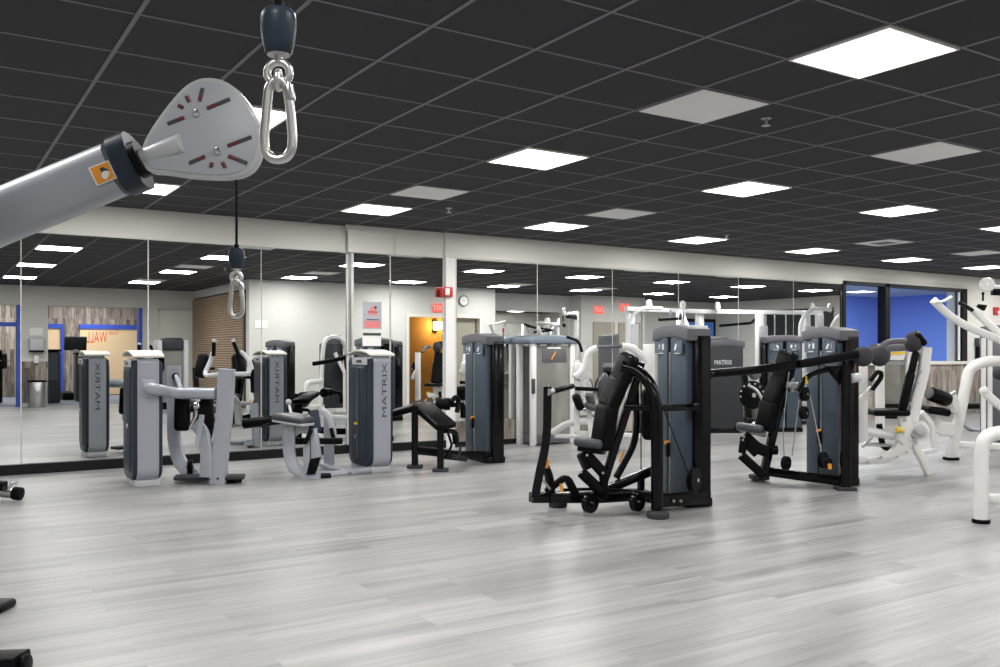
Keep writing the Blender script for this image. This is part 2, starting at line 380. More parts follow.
# other walls
bx('wall_left', 'wall', -4.2, -4, -3, 10.7, 0, CEIL); bx('wall_right', 'wall', XE, XE + .2, .4, 10.7, 0, CEIL)
YB = -2.7
w = MB(); w.box(-4, -1.2, YB - .2, YB, 0, CEIL); w.box(1.97, 2.58, YB - .2, YB, 0, CEIL); w.box(4.66, 6.1, YB - .2, YB, 0, CEIL); w.box(-1.2, 1.97, YB - .2, YB, 2.36, CEIL); w.box(2.58, 4.66, YB - .2, YB, 2.36, CEIL)
struct(w, 'wall_back', 'wall_grey')
bx('wall_side', 'wall_grey', 5.92, 6.12, YB - .2, 1.7, 0, CEIL)
YC = 1.9; xd0, xd1, xc = 9.6, 11.5, 11.95
w = MB(); w.box(5.92, xd0, YC - .2, YC, 0, CEIL); w.box(xd1, xc, YC - .2, YC, 0, CEIL); w.box(xd0, xd1, YC - .2, YC, 2.10, CEIL)
w.box(xc - .15, xc, .7, YC - .2, 0, CEIL); struct(w, 'wall_back.001', 'wall_grey')
w = MB(); w.box(xc, 15.2, .6, .8, 0, CEIL); w.box(15.2, 17.3, 1.1, 1.3, 0, CEIL); w.box(15.1, 15.25, .6, 1.3, 0, CEIL); w.box(17.3, XE, .4, .6, 0, CEIL); w.box(17.25, 17.4, .4, 1.3, 0, CEIL)
struct(w, 'wall_back.002', 'wall_grey')
struct(MB().box(xd0 - .07, xd0 + .01, YC + .002, YC + .03, 0, 2.09).box(xd1 - .01, xd1 + .07, YC + .002, YC + .03, 0, 2.09).box(xd0 - .07, xd1 + .07, YC + .002, YC + .03, 2.09, 2.17), 'trim_9', 'wall')
struct(MB().box(xd1 - .9, xd1 - .06, YC - .17, YC - .12, 0, 2.08), 'door_1', 'beige_door')
# corridor seen through the doorway
bx('wall_corridor', 'tan', 8.4, 13.0, -.6, -.45, 0, CEIL); bx('wall_corridor.001', 'tan', 8.2, 8.4, -.6, 1.7, 0, CEIL); bx('floor.002', 'carpet', 8.2, 13.0, -.6, .5, -.02, .004)
mb = MB().box(15.5, 16.25, 1.3, 1.33, 0, 2.1); struct(mb, 'door_2', 'beige_door')
mb = MB().box(16.4, 17.2, 1.3, 1.33, 0, 2.1); struct(mb, 'door_3', 'beige_door')
mb = MB().box(5.1, 5.88, YB, YB + .03, 0, 2.3); d4 = struct(mb, 'door_4', 'wall')
mb = MB(); mb.box(5.06, 5.1, YB, YB + .05, 0, 2.34); mb.box(5.06, 5.9, YB, YB + .05, 2.3, 2.34); struct(mb, 'trim_10', 'wall_grey')
solo(MB().box(xc + .1, 15.0, .8, .808, .1, 2.35), 'mirror_panel', 'mirror', 'mirror on the opposite wall, seen only as a reflection to the right of the clock', 'mirror')
# blue window in the right part of the opposite wall
f = MB().box(19.3, 20.9, .6, .66, .9, 2.3); w2 = struct(f, 'window_2', 'frame')
MB().box(19.4, 20.0, .66, .67, 1.0, 2.2).box(20.2, 20.8, .66, .67, 1.0, 2.2).build('pane', 'blue_wall', w2)
# end wall opening: its darkness is put into a flat slab's colour
f = MB().box(XE - .02, XE, 2.6, 4.9, 1.2, 2.5); w3 = struct(f, 'window_3', 'shroud_dark')
# slatted wooden panel
sp = thing('wood_slat_blind', 'wide brown slatted wooden blind, seen in the mirror above the leftmost silver machine', 'blind', (5.9, -.4, 0))
MB().box(5.895, 5.918, -2.6, 1.68, .06, 2.62).build('backing', 'label', sp)
s = MB()
for k in range(46): s.obox((5.87, -.46, .12 + k * .054), (.03, 4.2, .034), Matrix.Rotation(.25, 3, 'Y'))
M['slat'] = mat('brown_wood_slat', (.42, .30, .20), .6, var=.15, scale=6)
s.build('slats', 'slat', sp)
# ---------- back room with the boarded wall
bx('floor.003', 'carpet', -4, 7, -8.2, -2.8, -.1, 0); bx('ceiling.002', 'wall', -4, 7, -8.2, -2.9, CEIL, CEIL + .1)
bx('wall_far', 'planks', -4, 7, -8.2, -8.0, 0, CEIL); bx('wall_far_left', 'wall', -4.2, -4, -8.2, -2.9, 0, CEIL); bx('wall_far_right', 'wall', 7, 7.2, -8.2, -2.9, 0, CEIL)
def at_far(px, y=-7.96): return Yp(px, 0, 2 * YL - y).x
for (a, c, lab) in ((30, 62, 'narrow'), (80, 146, 'wide')):
    x0, x1 = at_far(a), at_far(c)
    t = thing('climbing_board', '%s pale board with a blue top beam, %s' % (lab, 'with orange-red lettering' if lab == 'wide' else 'left of the lettered one'), 'wooden board', ((x0 + x1) / 2, -7.95, 0), 'boards on the far wall')
    MB().box(x0, x1, -7.998, -7.94, .02, 1.96).build('board', 'osb', t); MB().box(x0 - .02, x1 + .02, -7.998, -7.9, 1.96, 2.09).build('blue_beam', 'blue', t)
    MB().box(x1 - .05, x1 + .03, -7.998, -7.9, .02, 1.96).build('blue_post', 'blue', t)
    if lab == 'wide':
        xa, xb = at_far(86), at_far(107)
        text('WALL', 'lettering', 'letter_red', t, ((xa + xb) / 2, -7.935, 1.72), (-1, 0, 0), (0, 0, 1), .34, width=abs(xb - xa))
        text('THE', 'lettering', 'letter_red', t, (at_far(113.5), -7.935, 1.84), (-1, 0, 0), (0, 0, 1), .10)
struct(MB().box(4.60, 4.68, YB - .22, YB + .03, 0, 2.36).box(1.93, 2.0, YB - .22, YB + .03, 0, 2.36), 'trim_11', 'blue')
struct(MB().box(-1.2, 1.95, YB - .1, YB - .02, 1.86, 1.96), 'trim_12', 'blue')
struct(MB().box(2.0, 2.57, YB, YB + .03, .1, 1.05), 'trim_13', 'planks')
# ---------- ceiling fittings
LIGHTS = [(i, j) for i in (-3, 1, 5, 9, 13, 17, 21, 25, 29) for j in (7, 2, -3, -8) if not (j == -8 and i > 5)]
DIR = {(5, -3): 'largest one, at the top right, nearest the camera', (5, 2): 'mid ceiling, straight left of the nearest grey diffuser row',
       (5, 7): 'just above the mirrored pillar', (9, 7): 'near the mirror wall, above the clear shrouded tower', (9, 2): 'second row, below the nearest grey diffuser',
       (13, 7): 'small one above the black chest press tower', (13, 2): 'bright panel at the right, below the grey diffuser plate', (17, 7): 'small one above the shoulder press tower',
       (21, 7): 'small one just above the blue room window', (25, 7): 'small one above the white pulley at the right edge', (17, 2): 'bright panel cut by the right edge of the photo',
       (1, 7): 'bright panel below the grey cable arm head', (1, 2): 'bright panel partly hidden by the hanging snap hook'}
def mk_light():
    t = thing('ceiling_light', 'x', 'ceiling light'); z = CEIL; w_ = .285
    MB().box(-w_, w_, -w_, w_, -.012, -.006).build('diffuser', 'lamp', t)
    la = bpy.data.lights.new('led_light', 'AREA'); la.shape = 'SQUARE'; la.size = .565; la.energy = LIGHT * PI * .565 ** 2; la.color = (1., .985, .96)
    lo_ = bpy.data.objects.new('led_light', la); C.objects.link(lo_); lo_.location = (0, 0, -.0135); lo_.parent = t
    f = MB(); e = .300
    for s_ in (-1, 1): f.box(s_ * w_, s_ * e, -e, e, -.014, 0); f.box(-w_, w_, s_ * w_, s_ * e, -.014, 0)
    f.build('frame', 'trim', t); return t
def dup(root, loc, label, group=None, cat=None):
    r = root.copy(); C.objects.link(r); r.location = loc; r['label'] = label
    if group: r['group'] = group
    for ch in root.children:
        c = ch.copy(); C.objects.link(c); c.parent = r
        for gc in ch.children: d_ = gc.copy(); C.objects.link(d_); d_.parent = c
    return r
proto = None
for (i, j) in LIGHTS:
    p = (TX(i + .5), TY(j + .5), CEIL)
    lab = 'white LED ceiling panel, ' + DIR[(i, j)] if (i, j) in DIR else 'square white LED ceiling panel outside the direct view, lighting the room behind'
    if proto is None: proto = mk_light(); proto.location = p; proto['label'] = lab; proto['group'] = 'LED ceiling panels'
    else: dup(proto, p, lab)
for (x, y) in ((15.2, 12.3), (17.6, 12.3), (20.2, 12.3), (15.2, 14.3), (17.6, 14.3), (20.2, 14.3)):
    dup(proto, (x, y, CEIL), 'square white LED ceiling panel inside the blue room behind the window', 'LED panels in the blue room')
for (x, y) in ((0, -5), (3.0, -5), (5.2, -5), (1.8, -7), (4.2, -7)):  # unseen panels added because the back room needed light
    dup(proto, (x, y, CEIL), 'square white LED ceiling panel in the back room with the wooden boards', 'LED panels in the back room')
VENTS = {(5, -1): 'flat grey diffuser plate in the ceiling, nearest the camera beside the sprinkler', (5, 5): 'flat grey diffuser plate between two bright panels above the mirror wall, left of the middle',
         (9, 5): 'flat grey diffuser plate in the ceiling just above the chest press', (9, -1): 'flat grey diffuser plate at the right side of the ceiling',
         (17, 5): 'small grey ceiling plate with a darker grille, above the window', (21, 5): 'small grey diffuser plate at the right edge of the ceiling',
         (5, -7): 'grey diffuser plate behind the camera, seen in the mirror', (17, -2): 'grey diffuser plate seen in the mirror right of the clock', (21, -2): 'grey diffuser plate seen only in the mirror above the exit signs'}
for (i, j), lab in VENTS.items():
    t = thing('ceiling_diffuser', lab, 'air vent', (TX(i + .5), TY(j + .5), CEIL), 'ceiling diffusers')
    x, y = TX(i + .5), TY(j + .5); w_ = .288
    MB().box(x - w_, x + w_, y - w_, y + w_, CEIL - .012, CEIL - .004, .004).build('plate', 'pilaster', t)
    f = MB()
    for s_ in (-1, 1): f.box(x + s_ * w_, x + s_ * .297, y - .297, y + .297, CEIL - .008, CEIL); f.box(x - w_, x + w_, y + s_ * w_, y + s_ * .297, CEIL - .008, CEIL)
    f.build('frame', 'cap', t)
    if (i, j) == (17, 5): MB().box(x - .14, x + .14, y - .14, y + .14, CEIL - .016, CEIL - .011).build('grille', 'cap', t)
for (px, py, lab) in ((766, 118, 'below the nearest grey diffuser'), (449, 208, 'beside the left diffuser plate'), (727, 235, 'near the panel above the chest press')):
    p = Gp(px, py, CEIL); s = MB(); s.lathe([(.035, 0), (.035, .006), (.012, .01), (.009, .045), (.03, .05), (.03, .053), (.004, .054)], p, (0, 0, -1), 16)
    solo(s, 'ceiling_sprinkler', 'steel', 'small metal fire sprinkler head in the black ceiling, ' + lab, 'sprinkler', 'ceiling sprinklers')
# ---------- things on the walls
p = Yp(445.5, 292, YR - .012)
t = thing('fire_alarm', 'red fire alarm strobe high on the white pilaster', 'fire alarm', (p.x, p.y, p.z - .07))
MB().box(p.x - .085, p.x + .085, p.y - .05, p.y, p.z - .065, p.z + .065, .008).build('housing', 'red', t)
MB().box(p.x - .035, p.x + .03, p.y - .065, p.y - .05, p.z - .045, p.z + .045, .01).build('strobe_lens', 'paper', t)
yp = YPIL - .009
p0, p1 = Yp(363, 303, yp), Yp(381.5, 329, yp)
M['poster'] = mat('grey_poster_paper', (.42, .43, .47), .5); M['poster_red'] = mat('poster_red_print', (.75, .22, .23), .5)
zc = lambda py: Yp(372, py, yp).z
t = thing('poster', 'grey poster with a red pictogram and red text block on the pillar mirror', 'poster', ((p0.x + p1.x) / 2, yp, zc(330)))
MB().box(p0.x, p1.x, yp - .004, yp, zc(329), zc(302)).build('sheet', 'poster', t)
X = lambda px: Yp(px, 300, yp).x
r = MB(); r.box(X(364.5), X(380), yp - .006, yp - .004, zc(328), zc(321)); r.build('text_block', 'poster_red', t)
r = MB(); r.box(X(368), X(377), yp - .006, yp - .004, zc(315), zc(311)); r.prism([(X(369), yp - .004, zc(311)), (X(376), yp - .004, zc(311)), (X(374), yp - .004, zc(306.5)), (X(371), yp - .004, zc(306.5))], (0, -.002, 0)); r.build('pictogram', 'poster_red', t)
r = MB(); r.cyl((X(375.3), yp - .004, zc(307.5)), (X(375.3), yp - .008, zc(307.5)), .018); r.box(X(367.5), X(377.5), yp - .008, yp - .004, zc(312.4), zc(311.6)); r.box(X(366.5), X(379), yp - .006, yp - .004, zc(320.2), zc(319.2)); r.build('pictogram_detail', 'lettering', t)
t = thing('paper_notice', 'white sheet of paper in a dark clip rail under the poster on the pillar mirror', 'notice', (X(372), yp, zc(346)))
MB().box(X(362.5), X(381), yp - .004, yp, zc(346), zc(336)).build('sheet', 'paper', t); MB().box(X(363.5), X(380.5), yp - .014, yp, zc(335.5), zc(333)).build('clip_rail', 'label', t)
# opposite wall
def mx(px, py, y, plane):      # point on the plane y seen in the mirror at px,py
    q = Yp(px, py, 2 * plane - y); return Vector((q.x, y, q.z))
p = mx(463, 301, YC, YR)
t = thing('wall_clock', 'round black-rimmed white wall clock above the doorway, seen in the mirror', 'clock', (p.x, YC, p.z - .14))
MB().cyl((p.x, YC, p.z), (p.x, YC + .03, p.z), .135, 28).build('rim', 'label', t); MB().cyl((p.x, YC + .03, p.z), (p.x, YC + .034, p.z), .11, 28).build('face', 'paper', t)
h = MB(); h.bar([(p.x, YC + .037, p.z), (p.x - .05, YC + .037, p.z + .03)], .008, .004); h.bar([(p.x, YC + .037, p.z), (p.x + .07, YC + .037, p.z + .02)], .006, .004); h.build('hands', 'label', t)
def exit_sign(p, lab, w=.30, ny=1):
    t = thing('exit_sign', lab, 'exit sign', (p.x, p.y, p.z - .1), 'lit exit signs')
    MB().box(p.x - w / 2, p.x + w / 2, p.y, p.y + .05, p.z - .1, p.z + .1, .006).build('housing', 'exit', t)
    text('EXIT', 'lettering', 'paper', t, (p.x, p.y + .052, p.z), (-1, 0, 0), (0, 0, 1), .12)
exit_sign(mx(437.5, 308, YC, YMID), 'red lit exit sign above the orange doorway, seen in the mirror beside the pilaster')
exit_sign(mx(598, 310, 1.3, YR), 'left of the two red exit signs seen in the mirror above the chest press')
exit_sign(mx(624, 307.5, 1.3, YR), 'right of the two red exit signs seen in the mirror above the chest press')
p = mx(434, 326, -.45, YMID)
t = thing('wall_sconce', 'warm glowing wall sconce in the orange corridor, seen in the mirror', 'wall lamp', (p.x, -.45, p.z - .15))
MB().box(p.x - .05, p.x + .05, -.43, -.36, p.z - .12, p.z + .12, .01).build('lamp_shade', 'sconce', t)
MB().box(p.x - .07, p.x + .07, -.45, -.43, p.z - .15, p.z + .15).box(p.x - .06, p.x + .06, -.43, -.35, p.z - .15, p.z - .12).box(p.x - .06, p.x + .06, -.43, -.35, p.z + .12, p.z + .15).build('bracket', 'matt', t)
lt = bpy.data.lights.new('corridor_lamp', 'POINT'); lt.energy = 28; lt.color = (1, .68, .35); lt.shadow_soft_size = .1
lo = bpy.data.objects.new('corridor_lamp', lt); C.objects.link(lo); lo.location = (p.x, -.15, p.z + .0)
p = mx(261, 324, YC, YL)
solo(MB().box(p.x - .135, p.x + .135, YC, YC + .01, p.z - .09, p.z + .08), 'paper_notice', 'paper', 'small white paper notice on the bare wall, seen in the mirror above the silver machines', 'notice')
# towel dispenser, soap dispenser, bin (seen in the mirror on the left)
p = mx(36, 350, YB, YL)
t = thing('towel_dispenser', 'grey paper towel dispenser with a notice above, on the plank-clad column in the mirror', 'towel dispenser', (2.3, YB, 1.15))
x_ = 2.33
MB().box(x_ - .16, x_ + .16, YB, YB + .22, 1.30, 1.60, .04, 3).build('cover', 'silver_light', t); MB().box(x_ - .15, x_ + .15, YB, YB + .2, 1.26, 1.31).build('base', 'matt', t)
MB().box(x_ - .14, x_ + .14, YB, YB + .015, 1.66, 1.84).build('notice', 'paper', t)
t = thing('soap_dispenser', 'small white hand soap dispenser below the towel dispenser, seen in the mirror', 'soap dispenser', (x_, YB, .98))
MB().box(x_ - .06, x_ + .06, YB, YB + .1, 1.0, 1.2, .03, 3).build('body', 'white', t); MB().cyl((x_, YB + .06, .98), (x_, YB + .06, 1.0), .02).build('nozzle', 'matt', t)
t = thing('trash_can', 'round brushed steel trash can against the plank column, seen in the mirror', 'trash can', (2.3, YB + .3, 0))
MB().lathe([(.19, 0), (.2, .02), (.2, .56), (.19, .58)], (2.33, YB + .28, 0), seg=28).build('body', 'steel', t); MB().lathe([(.205, .58), (.205, .61), (.13, .62)], (2.33, YB + .28, 0), seg=28).build('rim', 'matt', t)
# small wall device right of the window
p = Yp(977, 342, YR)
t = thing('wall_speaker', 'black wall unit with a white round mark, right of the window', 'wall device', (p.x, YR, p.z - .4))
MB().box(p.x - .10, p.x + .10, YR - .08, YR, p.z - .08, p.z + .08, .01).build('head', 'label', t); MB().box(p.x - .08, p.x + .08, YR - .06, YR, p.z - .40, p.z - .09, .01).build('body', 'matt', t)
MB().cyl((p.x, YR - .085, p.z), (p.x, YR - .08, p.z), .055).build('round_mark', 'silver_light', t)
p = Yp(995, 311, YR)
t = thing('fire_alarm', 'red fire alarm box on the wall at the right edge', 'fire alarm', (p.x, YR, p.z - .08))
MB().box(p.x - .09, p.x + .09, YR - .05, YR, p.z - .08, p.z + .08, .01).build('housing', 'red', t); MB().box(p.x + .01, p.x + .07, YR - .06, YR - .05, p.z - .06, p.z + .0).build('white_panel', 'paper', t)
# ================================================================ EQUIPMENT
RT = Vector((CY, -SY, 0)); FW = Vector((SY, CY, 0)); UP = Vector((0, 0, 1))
def arc(c, r, a0, a1, n, f):
    return [f(c[0] + r * math.cos(math.radians(a0 + (a1 - a0) * k / n)), c[1] + r * math.sin(math.radians(a0 + (a1 - a0) * k / n))) for k in range(n + 1)]
def pulley(t, c, r, ax=(0, 1, 0), w=.03, m='matt', name='pulley_wheel'):
    ax = Vector(ax).normalized(); c = Vector(c)
    p = MB().lathe([(r * .93, 0), (r, w * .12), (r, w * .3), (r * .86, w * .5), (r, w * .7), (r, w * .88), (r * .93, w), (r * .6, w), (r * .55, w * .8), (r * .2, w * .8)], c - ax * w / 2, ax, 26).build(name, m, t)
    MB().cyl(c - ax * w * .75, c + ax * w * .75, r * .17, 12).build('hub_bolt', 'chrome', p); return p
# ---------------- silver selectorised tower
def silver_tower(t, xc, yf, L, h, logo_front, logo_back, slot=True):
    def prof(ins, z0=.0):
        a, c = yf + ins, yf + L - ins; r = .13 - ins * .5; zt = h - .08 - ins; z0 += ins + .035; P = []
        P += arc((a + r, z0 + r), r, 180, 270, 6, lambda y, z: (y, z)); P += arc((c - r, z0 + r), r, 270, 360, 6, lambda y, z: (y, z))
        r2 = .04; P += arc((c - r2, zt - r2), r2, 0, 90, 4, lambda y, z: (y, z)); P += arc((a + r2, zt - r2), r2, 90, 180, 4, lambda y, z: (y, z)); return P
    P = [(xc - .095, y, z) for y, z in prof(0)]; MB().prism(P, (.19, 0, 0), .006).build('side_band', 'silver', t)
    P = [(xc - .135, y, z) for y, z in prof(.018)]; sh = MB().prism(P, (.27, 0, 0), .028).build('shroud', 'shell', t)
    P = [(xc - .148, y, z) for y, z in prof(.085)]; MB().prism(P, (.296, 0, 0), .02).build('shroud_panel', 'shell', sh)
    MB().box(xc - .11, xc + .11, yf + .03, yf + L - .03, 0, .06, .008).build('base_block', 'silver_light', t)
    # arched top cover
    n = 12; vs = [(yf - .006 + (L + .012) * k / n, h - .075 + .075 * math.sin(PI * min(1, k / n * .80 + .08)) ** .8) for k in range(n + 1)]
    P = [(xc - .142, y, z) for y, z in vs] + [(xc - .142, y, z - .022) for y, z in reversed(vs)]
    MB().prism(P, (.284, 0, 0), .006).build('top_cover', 'cap_cream', t)
    pl = MB().obox((xc - .146, yf + L * .42, h - .125), (.012, L * .62, .07), None, .005).build('top_label_plate', 'silver_light', t)
    MB().obox((xc - .153, yf + L * .42, h - .125), (.002, L * .22, .03)).build('label_print', 'label', pl)
    if slot:
        sl = MB().box(xc - .152, xc - .146, yf + L * .46, yf + L * .56, .14, h - .19).build('weight_slot', 'label', t)
        MB().cyl((xc - .18, yf + L * .51, .50), (xc - .15, yf + L * .51, .50), .014).build('selector_pin', 'yellow', sl)
        MB().cyl((xc - .175, yf + L * .51, .36), (xc - .15, yf + L * .51, .36), .022).build('increment_knob', 'steel', sl)
    else: MB().cyl((xc - .156, yf + L * .4, .56), (xc - .148, yf + L * .4, .56), .022).build('increment_knob', 'silver_light', t)
    if logo_front: text('MATRIX', 'lettering', 'lettering', t, (xc + .02, yf - .001, h - .42), (0, 0, 1), (-1, 0, 0), .052, width=.56)
    if logo_back: text('MATRIX', 'lettering', 'lettering', t, (xc, yf + L + .001, h - .42), (0, 0, 1), (1, 0, 0), .052, width=.56)
# M1
ft = Gp(148, 487)
m1 = thing('hip_machine', 'silver and slate weight machine at the left with two upper pads on a tall post', 'exercise machine', (ft.x, ft.y, 0))
silver_tower(m1, 1.80, 8.78, .50, 1.27, False, True, slot=False)
MB().obox((1.80, 8.775, .915), (.12, .012, .17), None, .004).build('arm_mount', 'silver', m1)
a0 = Vector((1.80, 8.78, .92))
MB().bar([a0, a0 + Vector((.02, -.12, -.005)), D(172, 393, 8.55), D(216, 393.5, 8.5)], .10, .105, .035, bend=.12).build('cross_arm', 'silver', m1)
MB().bar([D(218, 484, 8.53), D(219, 468, 8.53), D(224, 420, 8.52), D(227, 369, 8.5)], .15, .10, .02, up=FW).build('front_column', 'silver', m1)
c = MB().bar([D(174, 366, 9.0), D(174, 440, 9.0), D(179, 462, 8.95), D(196, 479, 8.72), D(214, 484, 8.55)], .13, .06, .015, up=FW, bend=.16).build('rear_column', 'silver', m1)
MB().cyl(D(175.5, 376.5, 8.93), D(175.5, 376.5, 8.98), .035).build('socket_hole', 'matt', c)
MB().tube([D(176, 376, 8.94), D(184, 398, 8.7)], .022).build('link_rod', 'silver', m1)
for (px, py, w_, nm) in ((192, 480, .26, 0), (231, 479.5, .20, 1)):
    q = D(px, py, 8.6); q.z = .06
    MB().obox(q, (w_ + .06, .20, .035), rotz(-YAW * .6), .016, 3).build('foot_plate', 'rubber', m1)
MB().bar([Vector((D(180, 478, 8.9).x, D(180, 478, 8.9).y, .022)), Vector((D(238, 482, 8.62).x, D(238, 482, 8.62).y, .022))], .12, .04).build('base_rail', 'matt', m1)
MB().bar([D(196, 424, 8.6), D(203, 432, 8.55), D(207, 450, 8.5), D(206, 477, 8.5)], .12, .05, .015, up=FW, bend=.15).build('curved_lever', 'silver', m1)
pulley(m1, D(190, 467, 8.75), .075, RT + FW * .3, .05)
MB().tube([D(197.5, 444, 8.45), D(202, 415, 8.45)], .026).build('lever_handle', 'silver', m1)
k = MB(); k.ball(D(196, 406, 8.7), .045); k.tube([D(190, 428, 8.7), D(197, 415, 8.7), D(195, 405, 8.7), D(200, 398, 8.7)], .022); k.build('pivot_linkage', 'chrome', m1)
for (px, x2) in ((182.5, 182), (204.5, 205)):
    MB().pad(D(px, 396, 8.75), D(x2, 431, 8.72), .15 if px < 200 else .17, .09, RT).build('thigh_pad', 'vinyl', m1)
for (pa, pb, ang, h0, h1, hc) in (((205, 354), (200, 378), 1, (213, 345), (216, 339), (211, 356)), ((238, 354), (240, 378), -1, (235.5, 345), (231, 339), (244, 357))):
    p = MB().pad(D(pa[0], pa[1], 8.75), D(pb[0], pb[1], 8.72), .13, .10, RT - FW * .6 * ang, r=.035).build('shoulder_pad', 'vinyl', m1)
    br = D(hc[0], hc[1], 8.65)
    if ang > 0: pts = [D(222, 374, 8.5), D(206, 376, 8.55), D(205, 373, 8.6), D(211, 360, 8.65), D(213, 352, 8.65)]
    else: pts = [D(230, 374, 8.5), D(249, 374, 8.55), D(250, 362, 8.6), D(244, 354, 8.65), D(240, 352, 8.65)]
    MB().tube(pts, .022, bend=.04).build('pad_bracket', 'silver_light', m1)
    g_ = MB().cyl(D(213.5 if ang > 0 else 239, 356, 8.62), D(h0[0] + (1 if ang > 0 else -2), h0[1] - 3, 8.6), .019).build('hand_grip', 'vinyl', m1)
    MB().cyl(D(h0[0] + (1 if ang > 0 else -2), h0[1] - 3, 8.6), D(h0[0] + (1.8 if ang > 0 else -3.2), h0[1] - 5.5, 8.6), .021).build('end_cap', 'silver_light', g_)
# M2
m2 = thing('leg_curl_machine', 'silver and slate weight machine in front of the pillar with a grey sloping bench', 'exercise machine', (4.0, 8.6, 0))
silver_tower(m2, 4.05, 8.50, .60, 1.28, True, True)
MB().bar([D(289, 423, 9.05), D(289, 455, 9.05), D(294, 469, 9.0), D(310, 477, 8.95), D(321, 478, 8.93)], .05, .12, .015, up=RT, bend=.16).build('front_leg', 'silver', m2)
MB().bar([D(329, 414, 9.7), D(329, 466, 9.75)], .11, .06, .015, up=FW).build('rear_leg', 'silver', m2)
MB().tube([D(318, 476, 8.95), D(346, 473, 9.2), D(372, 469.5, 9.35)], .035).build('base_beam', 'silver', m2)
MB().bar([D(318, 463, 9.7), D(335, 469, 9.6), D(356, 471, 9.3)], .10, .04, .015, bend=.12).build('base_beam', 'silver', m2)
MB().tube([D(320, 477, 8.94), D(330, 477, 8.99)], .04).build('beam_end_cap', 'matt', m2)
MB().bar([D(285, 441, 9.05), D(342, 441, 9.3)], .05, .065, .015).build('crossbar', 'matt', m2)
p = MB().pad(D(281, 416, 9.15), D(312, 421, 9.0), .34, .075, FW + RT * .3).build('thigh_pad', 'vinyl_grey', m2)
MB().pad(D(282, 419.5, 9.15), D(312, 424.5, 9.0), .33, .03, FW + RT * .3, r=.01).build('pad_shell', 'silver_light', p)
r_ = MB().cyl(D(243, 424, 9.2), D(282, 419, 9.2), .052, bev=.012).build('ankle_roller', 'vinyl', m2)
MB().cyl(D(280, 419.5, 9.2), D(292, 419, 9.2), .02).build('roller_axle', 'silver', r_)
MB().tube([D(292, 418, 9.2), D(268, 424, 9.1), D(262, 427, 9.0)], .012).build('adjust_rod', 'matt', m2)
MB().pad(D(314, 410, 9.1), D(317, 432, 9.05), .09, .06, RT, r=.015).build('side_pad', 'shell', m2)
lv = MB().prism([D(310, 430, 8.95), D(316, 428, 8.95), D(321, 457, 8.9), D(311, 459, 8.9)], FW * .07, .008).build('lever_plate', 'silver', m2)
MB().prism([D(310, 459, 8.9), D(320, 457, 8.9), D(315, 474, 8.9), D(306, 475, 8.9)], FW * .07, .006).build('lever_guard', 'matt', lv)
MB().prism([D(303, 447, 8.95), D(310, 440, 8.95), D(310, 475, 8.9), D(303, 473, 8.9)], FW * .05, .006).build('lever_side', 'silver', lv)
MB().cyl(D(305, 444, 8.9), D(311.5, 429, 8.9), .022, bev=.006).build('hand_grip', 'vinyl', m2)
MB().bar([D(320, 409, 9.35), D(329, 415, 9.35), D(333, 430, 9.35), D(334, 445, 9.35)], .06, .10, .015, up=FW, bend=.12).build('curved_arm', 'silver_light', m2)
MB().bar([D(292, 434, 9.1), D(300, 428, 9.1), D(308, 430, 9.1)], .03, .09, .01, bend=.06).build('seat_bracket', 'silver_light', m2)
MB().cyl(D(331, 428, 9.3), D(334, 441, 9.3), .022, bev=.005).build('hand_grip', 'vinyl', m2)
MB().bar([D(330, 417, 9.4), D(347, 418, 9.45)], .07, .05, .012).build('pad_arm', 'silver_light', m2)
k = MB(); k.tube([D(293, 421, 9.1), D(289, 405, 9.25)], .014); k.ball(D(288.5, 402, 9.25), .03); k.build('adjust_lever', 'silver_light', m2)
MB().bar([D(345, 474, 9.2), D(352, 470, 9.3), D(372, 468, 9.5)], .20, .05, .015, bend=.05).build('tower_foot', 'silver', m2)
